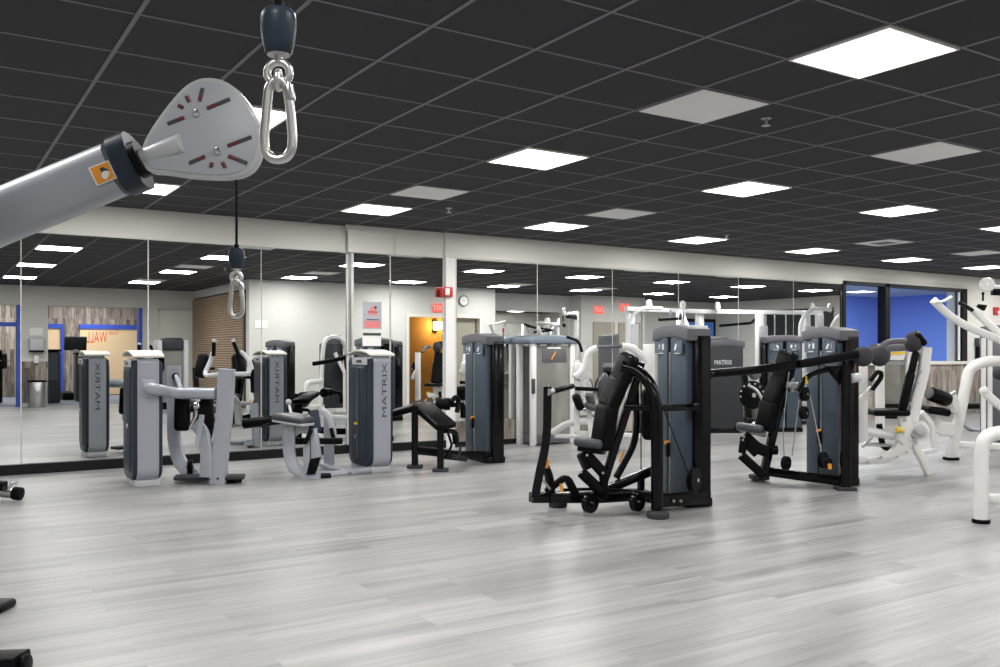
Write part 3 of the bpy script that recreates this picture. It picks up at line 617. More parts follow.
# ---------------- black selectorised tower
def tower_fit(pxr, pyr, pxc, pxl, rot):
    u = Vector((math.cos(rot), math.sin(rot), 0)); v = Vector((-u.y, u.x, 0)); A = Gp(pxr, pyr)
    def run(p, d_, px):                # distance along d_ from p until it is seen at px
        X = (px - 500) / FPX; return -(p.dot(RT) - X * p.dot(FW)) / (d_.dot(RT) - X * d_.dot(FW))
    T_ = run(A, -u, pxc); P = A - u * T_; W = run(P, v, pxl); return P, u, v, T_, W
def black_tower(t, P, u, v, T_, W, h, front=True, logo=None, shroud='shroud', base=.07):
    P = Vector(P); u = Vector(u).normalized(); v = Vector(v).normalized(); L = lambda a, b, z: P + u * a + v * b + UP * z
    rot = Matrix((u, v, UP)).transposed()
    fr = MB()
    for b0 in (0.0, W - .07): fr.obox(L(T_ * .62, b0 + .035, (h - .08) / 2), (T_ * .76, .07, h - .08), rot, .014)
    fr.obox(L(T_ - .02, W / 2, (h - .1) / 2 + .03), (.03, W - .1, h - .12), rot); fr.obox(L(T_ * .5, W / 2, .035), (T_ + .05, W - .04, .07), rot, .01)
    fr.build('rear_frame', 'black', t)
    wd = W - .06
    def panel(b0, b1, z0, z1, name, m, parent, off=0.):
        n = 6; F = []
        for k in range(n + 1):
            b = b0 + (b1 - b0) * k / n; s_ = (b - W / 2) / (wd / 2); F.append(L(-.035 + .035 * s_ * s_ - off, b, z0))
        Bk = [L(.06, b1, z0), L(.06, b0, z0)]
        return MB().prism(F + Bk, UP * (z1 - z0), .004).build(name, m, parent)
    if front:
        zc = h - .105; gp = .030
        pl = panel(.062, W / 2 - gp, base, zc, 'shroud', shroud, t); pr = panel(W / 2 + gp, W - .04, base, zc, 'shroud', shroud, t)
        MB().obox(L(-.004, W / 2, (base + zc) / 2), (.02, gp * 2 + .01, zc - base), rot).build('weight_slot', 'matt', t)
        MB().cyl(L(-.026, W / 2 - .006, base), L(-.026, W / 2 - .006, zc - .12), .011).build('guide_rod', 'steel', t)
        sel = MB().cyl(L(-.07, W / 2, .50), L(-.03, W / 2, .50), .016).build('selector_pin', 'orange', t)
        MB().obox(L(-.045, W / 2, .44), (.03, .04, .12), rot, .008).build('increment_lever', 'matt', t)
        for b in (W / 2 - .028 - W * .19, W / 2 + .028 + W * .19):
            s_ = (b - W / 2) / (wd / 2); a = -.040 + .035 * s_ * s_
            pk = MB().obox(L(a, b, h - .185), (.006, W * .30, .10), rot @ Matrix.Rotation(-.12 * (1 if b < W / 2 else -1), 3, 'Z')).build('instruction_placard', 'placard', t)
            k = MB()
            k.obox(L(a - .005, b - W * .07, h - .18), (.003, W * .05, .05), rot); k.obox(L(a - .005, b + W * .05, h - .185), (.003, W * .045, .055), rot @ Matrix.Rotation(.5, 3, 'X')); k.obox(L(a - .005, b, h - .235), (.003, W * .15, .008), rot)
            k.build('placard_print', 'lettering_white', pk)
    else:
        pl = MB().obox(L(-.01, W / 2, (h - .1 + base) / 2), (.05, W - .06, h - .1 - base), rot, .02).build('rear_shroud', shroud, t)
        if logo: text(logo, 'lettering', 'lettering_white', t, L(-.037, W / 2 + (.0), h - .22), -v, UP, .05, width=W * .5)
    n = 14; zz = lambda k: h - .055 + .055 * math.sin(PI * (k / n) * .84 + .25) ** .8
    top = [L(-.034, W * k / n, zz(k)) for k in range(n + 1)]
    bot = [L(-.034, W - W * k / n, h - .135 + .032 * math.sin(PI * k / n)) for k in range(n + 1)]
    MB().prism(top + bot, u * (T_ + .03), .012).build('crown', 'cap', t)
# M3 : bench with black tower
m3 = thing('prone_leg_curl', 'black weight machine with an angled black bench, standing before the white pilaster', 'exercise machine', (5.0, 8.5, 0))
P, u3, v3, T_, W_ = tower_fit(504.5, 463, 489, 464, -.10); print('m3', T_, W_); black_tower(m3, P, u3, v3, T_, W_, 1.47)
p0 = D(436, 404.5, 9.95); p1 = D(449, 426, 9.35)
P_ = MB().pad(D(421, 405, 9.85), D(447, 427, 9.45), .26, .075, RT + FW * .5).build('chest_pad', 'vinyl', m3)
MB().pad(D(424, 405, 9.9), D(392, 413.5, 9.95), .26, .07, FW - RT * .2).build('hip_pad', 'vinyl', m3)
for (a, b, d_) in ((415, 468, 9.72), (440.5, 471.5, 9.45)):
    MB().bar([D(a, b, d_), D(a, b - (62 if a < 420 else 42), d_)], .07, .085, .012, up=FW).build('leg', 'black', m3)
    MB().obox(D(a, b - 1.5, d_), (.17, .12, .035), rotz(-YAW), .012).build('foot', 'rubber', m3)
MB().bar([D(415, 450, 9.72), D(460, 455, 10.0), D(499, 455, 10.25)], .05, .09, .01, bend=.03).build('base_beam', 'black', m3)
MB().bar([D(441, 456, 9.5), D(466, 459, 9.85)], .04, .06, .01).build('base_beam', 'black', m3)
k = MB(); k.tube([D(447, 430, 9.5), D(452, 445, 9.5), D(446, 458, 9.5), D(458, 459, 9.6), D(461, 446, 9.7)], .014, bend=.03); k.build('foot_lever', 'black', m3)
pulley(m3, D(443, 404, 10.0), .07, RT, .16, 'vinyl', 'arm_roller'); 
k = MB(); k.bar([D(452, 405, 9.9), D(463, 404, 10.1), D(463, 418, 10.1)], .05, .05, .01); k.build('roller_arm', 'black', m3)
MB().tube([D(451, 402, 9.9), D(456, 396, 9.95), D(459, 402, 10.0), D(457, 412, 9.95)], .028, bend=.04).build('handle', 'vinyl', m3)
MB().bar([D(446, 431, 9.5), D(455, 431, 9.6), D(456, 444, 9.6)], .06, .05, .01).build('pad_support', 'black', m3)
# M4 : chest press
m4 = thing('chest_press', 'black chest press machine in the middle of the floor, long handle arm at its left', 'exercise machine', (4.8, 5.5, 0))
u4 = Vector((math.cos(-.14), math.sin(-.14), 0)); v4 = Vector((-u4.y, u4.x, 0))
P, u4t, v4t, T_, W_ = tower_fit(711.5, 507, 691, 655.5, -.26); print('m4', T_, W_); black_tower(m4, P, u4t, v4t, T_, W_, 1.475)
cb = MB().tube([D(622, 366, 6.98), D(637, 370, 6.95), D(651, 384, 6.9), D(657, 408, 6.87), D(657, 514, 6.87)], .047, 16, bend=.12).build('front_column', 'black', m4)
MB().cyl(Gp(658, 518, .0), Gp(658, 518, .0) + UP * .045, .085, bev=.01).build('foot', 'rubber', m4)
MB().bar([D(598, 500, 7.15), D(634, 387, 7.08), D(641, 362, 7.06)], .06, .10, .012, up=FW).build('backrest_beam', 'black', m4)
b1 = MB().pad(D(601, 450, 7.05), D(608, 403, 7.05), .23, .12, v4).build('backrest', 'vinyl', m4)
MB().pad(D(607, 409, 7.05), D(621, 376, 7.04), .23, .10, v4).build('backrest_upper', 'vinyl', m4)
MB().pad(D(619, 383, 7.04), D(631, 354, 7.02), .22, .10, v4).build('headrest', 'vinyl', m4)
MB().pad(D(576, 441, 7.1), D(604, 445, 7.05), .34, .075, v4).build('seat', 'vinyl_grey', m4)
MB().pad(D(580, 447, 7.1), D(604, 451, 7.05), .26, .06, v4, r=.01).build('seat_base', 'matt', m4)
for (a, b) in (((587, 455), (606, 476)), ((581, 472), (602, 492)), ((603, 473), (605, 498))):
    k = MB().bar([D(*a, 7.0), D(*b, 7.0)], .05, .085, .03).build('seat_linkage', 'matt', m4)
    MB().cyl(D(a[0], a[1], 6.95), D(a[0], a[1], 6.985), .010).build('bolt', 'steel', k)
MB().pad(D(583, 452, 7.05), D(590, 468, 7.05), .1, .10, v4, r=.02).build('seat_post', 'matt', m4)
# near press arm
pa = MB().bar([D(535, 497, 6.75), D(538, 480, 6.75), D(547, 440, 6.7), D(547.5, 386, 6.66)], .062, .085, .015, up=FW, bend=.2).build('press_arm', 'black', m4)
g_ = MB().cyl(D(552, 391.5, 6.66), D(573, 386, 6.9), .021, bev=.006).build('hand_grip', 'vinyl', pa)
MB().cyl(D(548, 392, 6.62), D(552.5, 391.4, 6.66), .026).build('collar', 'steel', pa)
# far press arm
pa = MB().bar([D(616, 478, 7.35), D(634, 445, 7.35), D(637, 425, 7.35), D(635, 380, 7.32), D(632, 366, 7.3)], .05, .07, .012, up=FW, bend=.15).build('press_arm', 'black', m4)
MB().bar([D(619, 462, 7.29), D(623, 452, 7.29)], .045, .012, .003, up=RT).build('orange_sticker', 'orange', pa)
MB().pad(D(650, 388, 7.2), D(650, 440, 7.2), .13, .10, RT).build('arm_pad', 'vinyl', m4)
MB().bar([D(624, 407.5, 7.0), D(655, 408, 6.95), D(698, 407, 7.2)], .045, .052, .01, bend=.02).build('crossbar', 'black', m4)
MB().cyl(D(692, 405, 7.1), D(697, 405, 7.12), .022).build('crossbar_bolt', 'black', m4)
bb = MB().bar([D(531, 497.5, 6.95), D(550, 497.5, 7.0)], .10, .075, .012).build('arm_pivot', 'black', m4)
MB().bar([D(548, 497, 7.0), D(600, 497, 7.1), D(640, 494, 7.25), D(664, 501, 7.15)], .14, .08, .012, bend=.05).build('base_beam', 'black', m4)
MB().bar([D(655, 501, 6.92), D(708, 497, 7.3)], .06, .105, .012).build('tower_beam', 'black', m4)
for px in (674, 681): MB().cyl(D(px, 501, 6.98), D(px, 501, 7.02), .012).build('bolt', 'chrome', m4)
MB().bar([D(598, 493, 7.2), D(651, 471, 7.5)], .06, .07, .01).build('diagonal_brace', 'black', m4)
MB().bar([D(641, 500, 7.45), D(641, 472, 7.45)], .05, .05, .01).build('rear_post', 'black', m4)
k = MB(); k.tube([D(562, 490, 6.95), D(585, 489, 7.1), D(625, 490, 7.2), D(650, 494, 7.1)], .012); k.build('pull_cable', 'matt', m4)
for (px, py, r_) in ((590, 503, .077), (637, 502, .072)): pulley(m4, D(px, py, 6.88), r_, (-.15, 1, 0), .05, 'black', 'counterweight_disc')
pulley(m4, D(694, 480, 7.02), .095, (-.35, 1, 0), .05)
MB().cyl(Gp(558, 507), Gp(558, 507) + UP * .07, .075, bev=.012).build('foot', 'rubber', m4)
MB().bar([D(546, 492, 6.95), D(566, 476, 6.95), D(576, 495, 7.0)], .07, .05, .015, bend=.05).build('foot_lever', 'matt', m4)
MB().bar([D(545, 466, 6.9), D(549, 476, 6.9), D(551, 492, 6.95)], .045, .07, .012, bend=.03).build('adjuster', 'matt', m4)
MB().cyl(D(546.5, 468, 6.85), D(547.5, 459, 6.85), .014).build('orange_knob', 'orange', m4)
MB().cyl(D(562, 492, 6.9), D(561, 484, 6.9), .012).build('orange_knob', 'orange', m4)
k = MB(); k.tube([D(540, 476, 6.85), D(550, 489, 6.9)], .009); k.build('link_rod', 'steel', m4)
k = MB(); k.tube([D(641, 375, 7.1), D(641, 470, 7.3)], .005, 6); k.tube([D(664, 410, 7.1), D(690, 478, 7.05)], .005, 6); k.build('cable', 'matt', m4)
# M5 : shoulder press with long lever
m5 = thing('shoulder_press', 'black machine with a long raised lever ending in two grey ball rollers', 'exercise machine', (7.0, 5.6, 0))
u5 = Vector((math.cos(-.05), math.sin(-.05), 0)); v5 = Vector((-u5.y, u5.x, 0))
P, u5t, v5t, T_, W_ = tower_fit(859.5, 486, 843, 804, -.22); print('m5', T_, W_); black_tower(m5, P, u5t, v5t, T_, W_, 1.49)
MB().bar([D(845, 488, 8.17), D(845, 364, 8.1)], .085, .085, .012, up=FW).build('front_column', 'black', m5)
MB().obox(D(845, 488.5, 8.17), (.17, .15, .035), rotz(-YAW), .012).build('foot', 'rubber', m5)
MB().obox(D(759, 477, 8.75), (.17, .15, .05), rotz(-YAW), .015).build('foot', 'rubber', m5)
MB().bar([D(758, 470, 8.72), D(800, 476, 8.5), D(843, 481, 8.2)], .06, .085, .01, bend=.02).build('base_beam', 'black', m5)
MB().bar([D(764, 472, 8.6), D(787, 372, 8.5)], .065, .10, .012, up=FW).build('backrest_beam', 'black', m5)
MB().pad(D(765, 431, 8.5), D(771, 400, 8.48), .22, .11, v5).build('backrest', 'vinyl', m5)
MB().pad(D(770, 405, 8.48), D(782, 374, 8.46), .21, .10, v5).build('backrest_upper', 'vinyl', m5)
MB().pad(D(781, 381, 8.46), D(789, 351, 8.44), .22, .11, v5).build('headrest', 'vinyl', m5)
MB().pad(D(738, 427, 8.6), D(765, 431, 8.5), .36, .08, v5).build('seat', 'vinyl_grey', m5)  # black pad; the sheen on its top is put into the grey
for (a, b) in (((743, 440), (757, 454)), ((741, 455), (764, 476)), ((744, 437), (742, 453))):
    k = MB().bar([D(*a, 8.5), D(*b, 8.5)], .05, .085, .03).build('seat_linkage', 'matt', m5)
    MB().cyl(D(a[0], a[1], 8.45), D(a[0], a[1], 8.48), .010).build('bolt', 'steel', k)
MB().bar([D(744, 436, 8.5), D(757, 448, 8.5), D(768, 452, 8.5)], .06, .11, .02).build('seat_carriage', 'matt', m5)
MB().cyl(D(771, 450, 8.5), D(777, 450, 8.5), .045).build('linkage_knob', 'matt', m5)
lv = MB().bar([D(705, 374, 8.0), D(755, 370, 8.0), D(806, 363, 8.02), D(856, 354.5, 8.05)], .055, .075, .012, bend=.02).build('lever_arm', 'black', m5)
MB().bar([D(800, 364, 7.95), D(858, 354, 8.0)], .04, .07, .012).build('lever_sleeve', 'matt', lv)
MB().cyl(D(711, 373.5, 7.94), D(713, 373.5, 7.97), .014).build('bolt', 'chrome', lv)
MB().ball(D(822, 361, 8.0), .045).build('pivot_cover', 'cap', lv)
for (px, d_) in ((863, 8.05), (879.5, 8.25)):
    MB().ball(D(px, 356.5, d_), .091, (1, .9, 1), rotz(-YAW)).build('ball_roller', 'rubber', m5)
MB().bar([D(798, 392, 8.2), D(806, 376, 8.2), D(822, 370, 8.18), D(843, 368, 8.12)], .04, .05, .01, bend=.08).build('curved_gusset', 'black', m5)
MB().prism([D(824, 366, 8.14), D(845, 366, 8.12), D(845, 392, 8.12)], FW * .03, .004).build('gusset_plate', 'black', m5)
for (px, py, r_, d_) in ((804.5, 394, .066, 8.25), (804, 413, .062, 8.25), (786, 463, .065, 8.35), (823, 460, .075, 8.3)): pulley(m5, D(px, py, d_), r_, (-.2, 1, 0), .045)
MB().pad(D(828, 458, 8.2), D(829, 469, 8.2), .07, .05, RT, r=.02).build('handle_block', 'matt', m5)
MB().cyl(D(829.5, 464, 8.15), D(830, 469, 8.15), .018).build('orange_knob', 'orange', m5)
MB().bar([D(805, 384, 8.2), D(805, 376, 8.2)], .03, .05, .006).build('yellow_label', 'yellow', m5)
k = MB()
for a, b in (((784, 456), (783, 428)), ((792, 456), (799, 400)), ((809, 390), (822, 455)), ((783, 428), (789, 372))): k.tube([D(*a, 8.3), D(*b, 8.3)], .005, 6)
k.build('cable', 'steel', m5)
MB().cyl(D(850, 378.5, 8.1), D(859, 377.5, 8.15), .042, bev=.01).build('handle', 'silver_light', m5)
k = MB(); k.bar([D(786, 385, 8.4), D(800, 385, 8.25)], .05, .06, .01); k.bar([D(791, 378, 8.4), D(791, 392, 8.4)], .05, .05, .01); k.build('lever_bracket', 'steel', m5)
# towers near the mirror
q = Gp(712, 432.5)
m6 = thing('lat_tower', 'low bulky charcoal weight tower with white lettering, between the two black presses', 'exercise machine', (q.x, q.y, 0))
u6 = (FW * .93 + RT * .1).normalized(); v6 = RT.copy()
black_tower(m6, (Gp(706, 433).x, Gp(706, 433).y, 0), FW, RT, .30, .60, 1.46, front=False, shroud='shroud_dark')
text('MATRIX', 'lettering', 'lettering_white', m6, Vector((Gp(706, 433).x, Gp(706, 433).y, 0)) + RT * .26 - FW * .04 + UP * 1.10, RT, UP, .07, width=.27)
# leg press like cluster right of it
q = Gp(752, 436)
m6b = thing('rotary_machine', 'black machine with a round notched dial and grey pads, behind the shoulder press seat', 'exercise machine', (q.x, q.y, 0))
pulley(m6b, D(752, 395, 12.6), .20, (.2, 1, 0), .06, 'matt', 'dial_wheel')
for k_ in range(7):
    a = k_ * .5 + .3; c_ = D(752, 395, 12.5); MB().ball(c_ + RT * .16 * math.cos(a) + UP * .16 * math.sin(a), .012).build('dial_bolt', 'steel', m6b)
MB().pad(D(748, 367, 12.7), D(757, 378, 12.7), .22, .12, FW, r=.03).build('upper_pad', 'cap', m6b)
MB().bar([D(744, 375, 12.7), D(748, 410, 12.7), D(750, 432, 12.7)], .08, .12, .015, up=FW).build('frame_post', 'black', m6b)
MB().bar([D(735, 428, 12.8), D(765, 434, 12.5)], .08, .08, .012).build('base_rail', 'black', m6b)
MB().tube([D(748, 385, 12.4), D(757, 390, 12.4), D(765, 405, 12.4)], .02).build('link_rod', 'steel', m6b)
MB().pad(D(745, 420, 12.5), D(760, 422, 12.5), .3, .08, FW).build('seat', 'vinyl', m6b)
MB().ball(D(756, 424, 12.3), .06, (1.3, 1, .8)).build('polished_cover', 'chrome', m6b)
q = Gp(768, 429)
m7 = thing('weight_tower', 'black framed weight tower with grey shroud directly behind the shoulder press backrest', 'exercise machine', (q.x, q.y, 0))
black_tower(m7, (D(764.5, 429, 14.2).x, D(764.5, 429, 14.2).y, 0), FW, RT, .30, .62, 1.53, shroud='shroud')
# ---------------- cable arm in the foreground
AD = 1.9
head_c = D(205, 130, AD)
colp = Vector((0, 0, 0)) - RT * 1.86 + FW * 1.90
tm = t = thing('cable_machine', 'silver cable machine whose long arm with a drop-shaped pulley head reaches in from upper left', 'cable machine', colp)
MB().obox(colp + UP * .98, (.16, .30, 1.90), rotz(-YAW), .03).build('column', 'silver', t)
MB().obox(colp + UP * .03, (.55, .8, .06), rotz(-YAW), .02).build('base_plate', 'shell', t)
axd = (D(114, 170, AD) - D(0, 217, AD)).normalized(); pn = axd.cross(FW).normalized()
MB().bar([D(-330, 353, AD + .05), D(116, 169.5, AD + .05)], .095, .116, .038, up=-pn).build('arm_tube', 'silver', t)
MB().bar([D(121, 167.5, AD + .05), D(138.5, 160.3, AD + .05)], .106, .128, .040, up=-pn).build('end_cap', 'shell', t)
n_ = MB(); n_.cyl(D(136, 161, AD), D(143, 158, AD), .040); n_.build('collar', 'matt', t)
n_ = MB().cyl(D(141, 159, AD - .0), D(183, 143, AD - .02), .0205, 24, .003).build('neck', 'silver_light', t)
st = MB().prism([D(88, 168, AD + 0.0010) , D(108, 160, AD + 0.0010), D(117, 178, AD + 0.0010), D(97, 186, AD + 0.0010)], FW * .002).build('warning_sticker', 'paper', t)
MB().prism([D(90, 168.5, AD + -0.0010), D(107.5, 161.5, AD + -0.0010), D(115, 177.5, AD + -0.0010), D(97.5, 184.5, AD + -0.0010)], FW * .0015).build('orange_field', 'orange', st)
k = MB(); k.prism([D(99, 169, AD + -0.0025), D(103, 167, AD + -0.0025), D(109, 170, AD + -0.0025), D(105, 172, AD + -0.0025)], FW * .001); k.prism([D(100, 168, AD + -0.0025), D(102, 167, AD + -0.0025), D(104, 174, AD + -0.0025), D(102, 175, AD + -0.0025)], FW * .001); k.build('hand_symbol', 'lettering', st)
MB().cyl(D(106, 175, AD + -0.00105), D(106, 175, AD + -0.0030), .009).build('round_symbol', 'paper', st)
hp = [(139, 150), (153, 124), (177, 93), (190, 81.5), (206, 76.5), (225, 80), (243, 94), (257, 116), (263, 140), (256.5, 163), (247, 173), (231, 178), (205, 178), (180, 175.5), (160, 172), (145, 172)]
def smooth(pp, it=2):
    for _ in range(it):
        q = []
        for i in range(len(pp)):
            a, b = pp[i], pp[(i + 1) % len(pp)]; q += [(a[0] * .75 + b[0] * .25, a[1] * .75 + b[1] * .25), (a[0] * .25 + b[0] * .75, a[1] * .25 + b[1] * .75)]
        pp = q
    return pp
hs = smooth(hp); hd = MB().prism([D(a, b, AD - .018) for a, b in hs], FW * .036, .003).build('pulley_head', 'silver_light', t)
cxh, cyh = 205, 130
MB().prism([D(cxh + (a - cxh) * .93, cyh + (b - cyh) * .93, AD - .021) for a, b in hs], FW * .004, .001).build('face_plate', 'silver_cool', hd)
SL = [((199.6, 101), (202.6, 88)), ((189.4, 102), (186.4, 96)), ((183.4, 108), (178, 105.2)), ((184, 117.5), (167.5, 124)), ((207, 108.4), (230, 99)),
      ((227.5, 146), (251.5, 137)), ((228.5, 156), (247.5, 163.4)), ((205, 156.5), (189, 163.4)), ((212, 162.5), (211, 167.5)), ((222.4, 162.3), (225.4, 168))]
for a, b in SL:
    m_ = (a[0] * .5 + b[0] * .5, a[1] * .5 + b[1] * .5); L_ = math.hypot(a[0] - b[0], a[1] - b[1])
    MB().bar([D(a[0], a[1], AD - .0218), D(b[0], b[1], AD - .0218)], .0085, .0024, .0011, up=FW).build('slot', 'label', hd)
    e_ = b if L_ < 11 else m_
    MB().bar([D(a[0], a[1], AD - .0228), D(e_[0], e_[1], AD - .0228)], .0055, .0022, .001, up=FW).build('red_wheel_rim', 'dark_red', hd)
for px, py in ((196, 112.6), (217, 150.6)): MB().cyl(D(px, py, AD - .020), D(px, py, AD - .030), .0075, 16, .002).build('bolt', 'chrome', hd)
def hook(lab, cx_, y0, y1, d_, ytop):
    """ball stopper with cable, eyelet and snap hook; pixel extents of the whole at depth d_"""
    px2m = d_ / FPX; base = D(cx_, y1, d_); S = (y1 - y0) * px2m; t = thing('snap_hook', lab, 'snap hook', base, 'snap hooks on cables')
    top = D(cx_, y0, d_); f = lambda x, z: top + RT * x * S + UP * (-z * S)
    r = .118
    MB().lathe([(r * .35 * S, 0), (r * .75 * S, .006 * S), (r * .92 * S, .03 * S), (r * .98 * S, .07 * S), (r * .97 * S, .14 * S), (r * .88 * S, .22 * S), (r * .74 * S, .285 * S), (r * .66 * S, .298 * S), (r * .62 * S, .292 * S)], top, (0, 0, -1), 28).build('ball_stopper', 'shell', t)
    MB().lathe([(r * .62 * S, .292 * S), (r * .62 * S, .304 * S), (r * .2 * S, .304 * S)], top, (0, 0, -1), 24).build('collar', 'silver_light', t)
    MB().cyl(f(0, .01), D(cx_, ytop, d_), .0028, 10).build('cable', 'matt', t)
    MB().cyl(f(0, -.05), f(0, .02), r * .28 * S, 12).build('cable_sleeve', 'matt', t)
    k = MB(); n = 16; k.cyl(f(0, .30), f(0, .35), .030 * S); k.tube([f(.075 * math.sin(2 * PI * i / n), .42 - .075 * math.cos(2 * PI * i / n)) for i in range(n)], .026 * S, 10, closed=True, bend=.001, n=1)
    k.tube([f(0, .42) + (FW * math.cos(2 * PI * i / n) * .05 + UP * math.sin(2 * PI * i / n) * .055 - UP * .045) * S for i in range(n)], .022 * S, 10, closed=True, bend=.001, n=1)
    k.build('eyelet', 'satin', t)
    pts = [(-.066, .52), (-.078, .66), (-.094, .84), (-.088, .93), (-.05, .975), (0, .985), (.052, .972), (.088, .92), (.092, .84), (.08, .68), (.060, .52), (.03, .465), (-.03, .465)]
    MB().tube([f(x, z) for x, z in pts], .032 * S, 12, closed=True, bend=.03 * S, n=3).build('hook_body', 'satin', t)
    MB().cyl(f(.062, .50), f(.078, .60), .037 * S, 14, .004 * S).build('gate_sleeve', 'steel', t)
    return t
hook('large metal snap hook hanging from a dark ball stopper, nearest the camera', 278.5, 9, 162, .9, -70)
hook('smaller metal snap hook hanging on a thin cable below the drop-shaped pulley head', 236.5, 248, 318, AD, 180)
# second arm, above the frame, that the near hook hangs from
q = D(278.5, -80, .9)
MB().bar([q + UP * .03, q - RT * .3 + FW * .1 + UP * .16, Vector((colp.x, colp.y, 1.86))], .06, .08, .02).build('upper_arm', 'silver', tm)
pulley(tm, q + UP * .02, .045, RT, .03)
# ---------------- white machines at the right
def leg_foot(t, px, py, d_, r=.055): c_ = D(px, py, d_); c_.z = 0; MB().cyl(c_, c_ + UP * .03, r, bev=.006).build('foot', 'matt', t)
VS = FW + RT * .45
# M9 : white seated press
m9 = thing('seated_row_machine', 'white seated weight machine with black backrest in front of the blue room window', 'exercise machine', D(900, 470, 9.3) * 1.0)
m9.location.z = 0
MB().bar([D(926, 347, 9.2), D(923.5, 372, 9.2), D(916, 400, 9.2), D(910, 434, 9.2)], .07, .115, .025, up=RT).build('back_frame', 'white', m9)
MB().pad(D(916, 352, 9.15), D(910, 377, 9.15), .24, .07, VS).build('backrest_upper', 'vinyl', m9)
MB().pad(D(911, 372, 9.15), D(902, 411, 9.15), .26, .09, VS).build('backrest', 'vinyl', m9)
h_ = MB().ball(D(913.5, 342, 9.1), .088, (1, 1, 1.2)).build('headrest', 'rubber', m9)
MB().pad(D(915, 332, 9.1), D(924.5, 344, 9.1), .18, .07, VS).build('headrest_cover', 'vinyl', h_)
MB().tube([D(906, 341, 9.0), D(893, 341, 9.0), D(885, 343, 9.0), D(877, 351, 9.0)], .028, bend=.05).build('handle_bar', 'cap', m9)
MB().pad(D(868, 412, 9.2), D(904, 412, 9.2), .34, .065, VS).build('seat', 'vinyl', m9)
MB().tube([D(860, 430, 9.2), D(895, 436, 9.2), D(905, 435, 9.2), D(917, 425, 9.2)], .045, 16, bend=.12).build('lower_tube', 'white', m9)
MB().cyl(D(919, 430, 9.1), D(919, 430, 9.25), .095, bev=.015).build('pivot_joint', 'white', m9)
pb = MB().prism([D(a, b, 9.1) for a, b in smooth([(860, 455), (872, 459), (892, 452), (900, 440), (912, 434), (914, 446), (903, 456), (885, 464), (865, 465), (852, 464), (845, 455)], 2)], FW * .08, .008).build('base_plate', 'white', m9)
for px, py in ((881, 457), (897, 457), (907, 452), (868, 462)): MB().cyl(D(px, py, 9.07), D(px, py, 9.1), .014).build('bolt', 'steel', pb)
MB().prism([D(a, b, 9.08) for a, b in ((899, 412), (910, 412), (914, 430), (904, 445), (897, 440), (901, 428))], FW * .06, .006).build('seat_plate', 'white', m9)
MB().bar([D(911, 438, 9.18), D(929, 474, 9.18)], .075, .075, .015, up=FW).build('rear_leg', 'white', m9)
MB().bar([D(921, 412, 9.9), D(932, 424, 9.95), D(935, 449, 10.0)], .055, .055, .012, up=FW, bend=.1).build('far_leg', 'white', m9)
MB().bar([D(935, 450, 10.0), D(915, 453, 9.6)], .05, .05, .012).build('far_rail', 'white', m9)
MB().bar([D(858, 402, 8.9), D(872, 388, 8.9)], .055, .055, .015, up=FW).build('press_arm', 'white', m9)
MB().tube([D(872, 390, 8.85), D(881, 378, 8.85), D(881.5, 372.5, 8.85), D(877, 372, 8.85), D(870, 381, 8.85)], .023, bend=.06).build('hand_grip', 'vinyl', m9)
MB().prism([D(a, b, 8.95) for a, b in ((859, 352), (868, 352), (868, 441), (859, 443))], FW * .08, .008).build('side_post', 'white', m9)
MB().bar([D(872, 437, 9.1), D(862, 447, 9.1)], .03, .03).build('adjust_link', 'steel', m9)
MB().bar([D(879, 424, 9.3), D(883, 448, 9.3), D(902, 449, 9.3)], .05, .05, .01).build('seat_support', 'matt', m9)
MB().cyl(D(896, 430, 9.0), D(902, 430, 9.0), .03, bev=.006).build('yellow_knob', 'yellow', m9)
MB().tube([D(864, 444, 9.25), D(900, 446, 9.3)], .02).build('floor_rod', 'steel', m9)
k = MB()
for px, py in ((919, 352), (920.5, 372), (917, 383), (911, 404), (905, 420), (903, 432), (916, 440)): k.cyl(D(px, py, 9.06), D(px, py, 9.12), .016)
k.build('frame_bolts', 'steel', m9)
k = MB().cyl(D(921, 430, 9.02), D(921, 430, 9.1), .055, bev=.01); k.build('pivot_cap', 'silver_light', m9)
# its weight tower
for a, b in ((876, 884), (907, 913)):
    MB().bar([D((a + b) / 2, 352, 10.0), D((a + b) / 2, 446, 10.0)], .09, .07, .015, up=FW).build('tower_post', 'white', m9)
MB().prism([D(a, b, 10.05) for a, b in ((884, 356), (909, 356), (909, 404), (884, 404))], FW * .03, .003).build('clear_shroud', 'acrylic', m9)
MB().bar([D(874, 348, 10.05), D(917, 346, 10.05)], .20, .09, .03).build('tower_cap', 'cap', m9)
yl = MB().prism([D(a, b, 9.95) for a, b in ((892, 352), (906, 351), (904, 360), (890, 360))], FW * .01).build('instruction_label', 'paper', m9)
MB().prism([D(a, b, 9.94) for a, b in ((891, 352), (906, 351), (906, 354), (891, 355))], FW * .008).build('yellow_band', 'yellow', yl)
for k_ in range(6): MB().obox(D(892, 401 + k_ * 3.2, 10.2), (.30, .18, .028), rotz(-YAW), .004).build('weight_plate', 'matt', m9)
for px in (886.5, 897): MB().cyl(D(px, 362, 10.2), D(px, 402, 10.2), .014).build('guide_rod', 'chrome', m9)
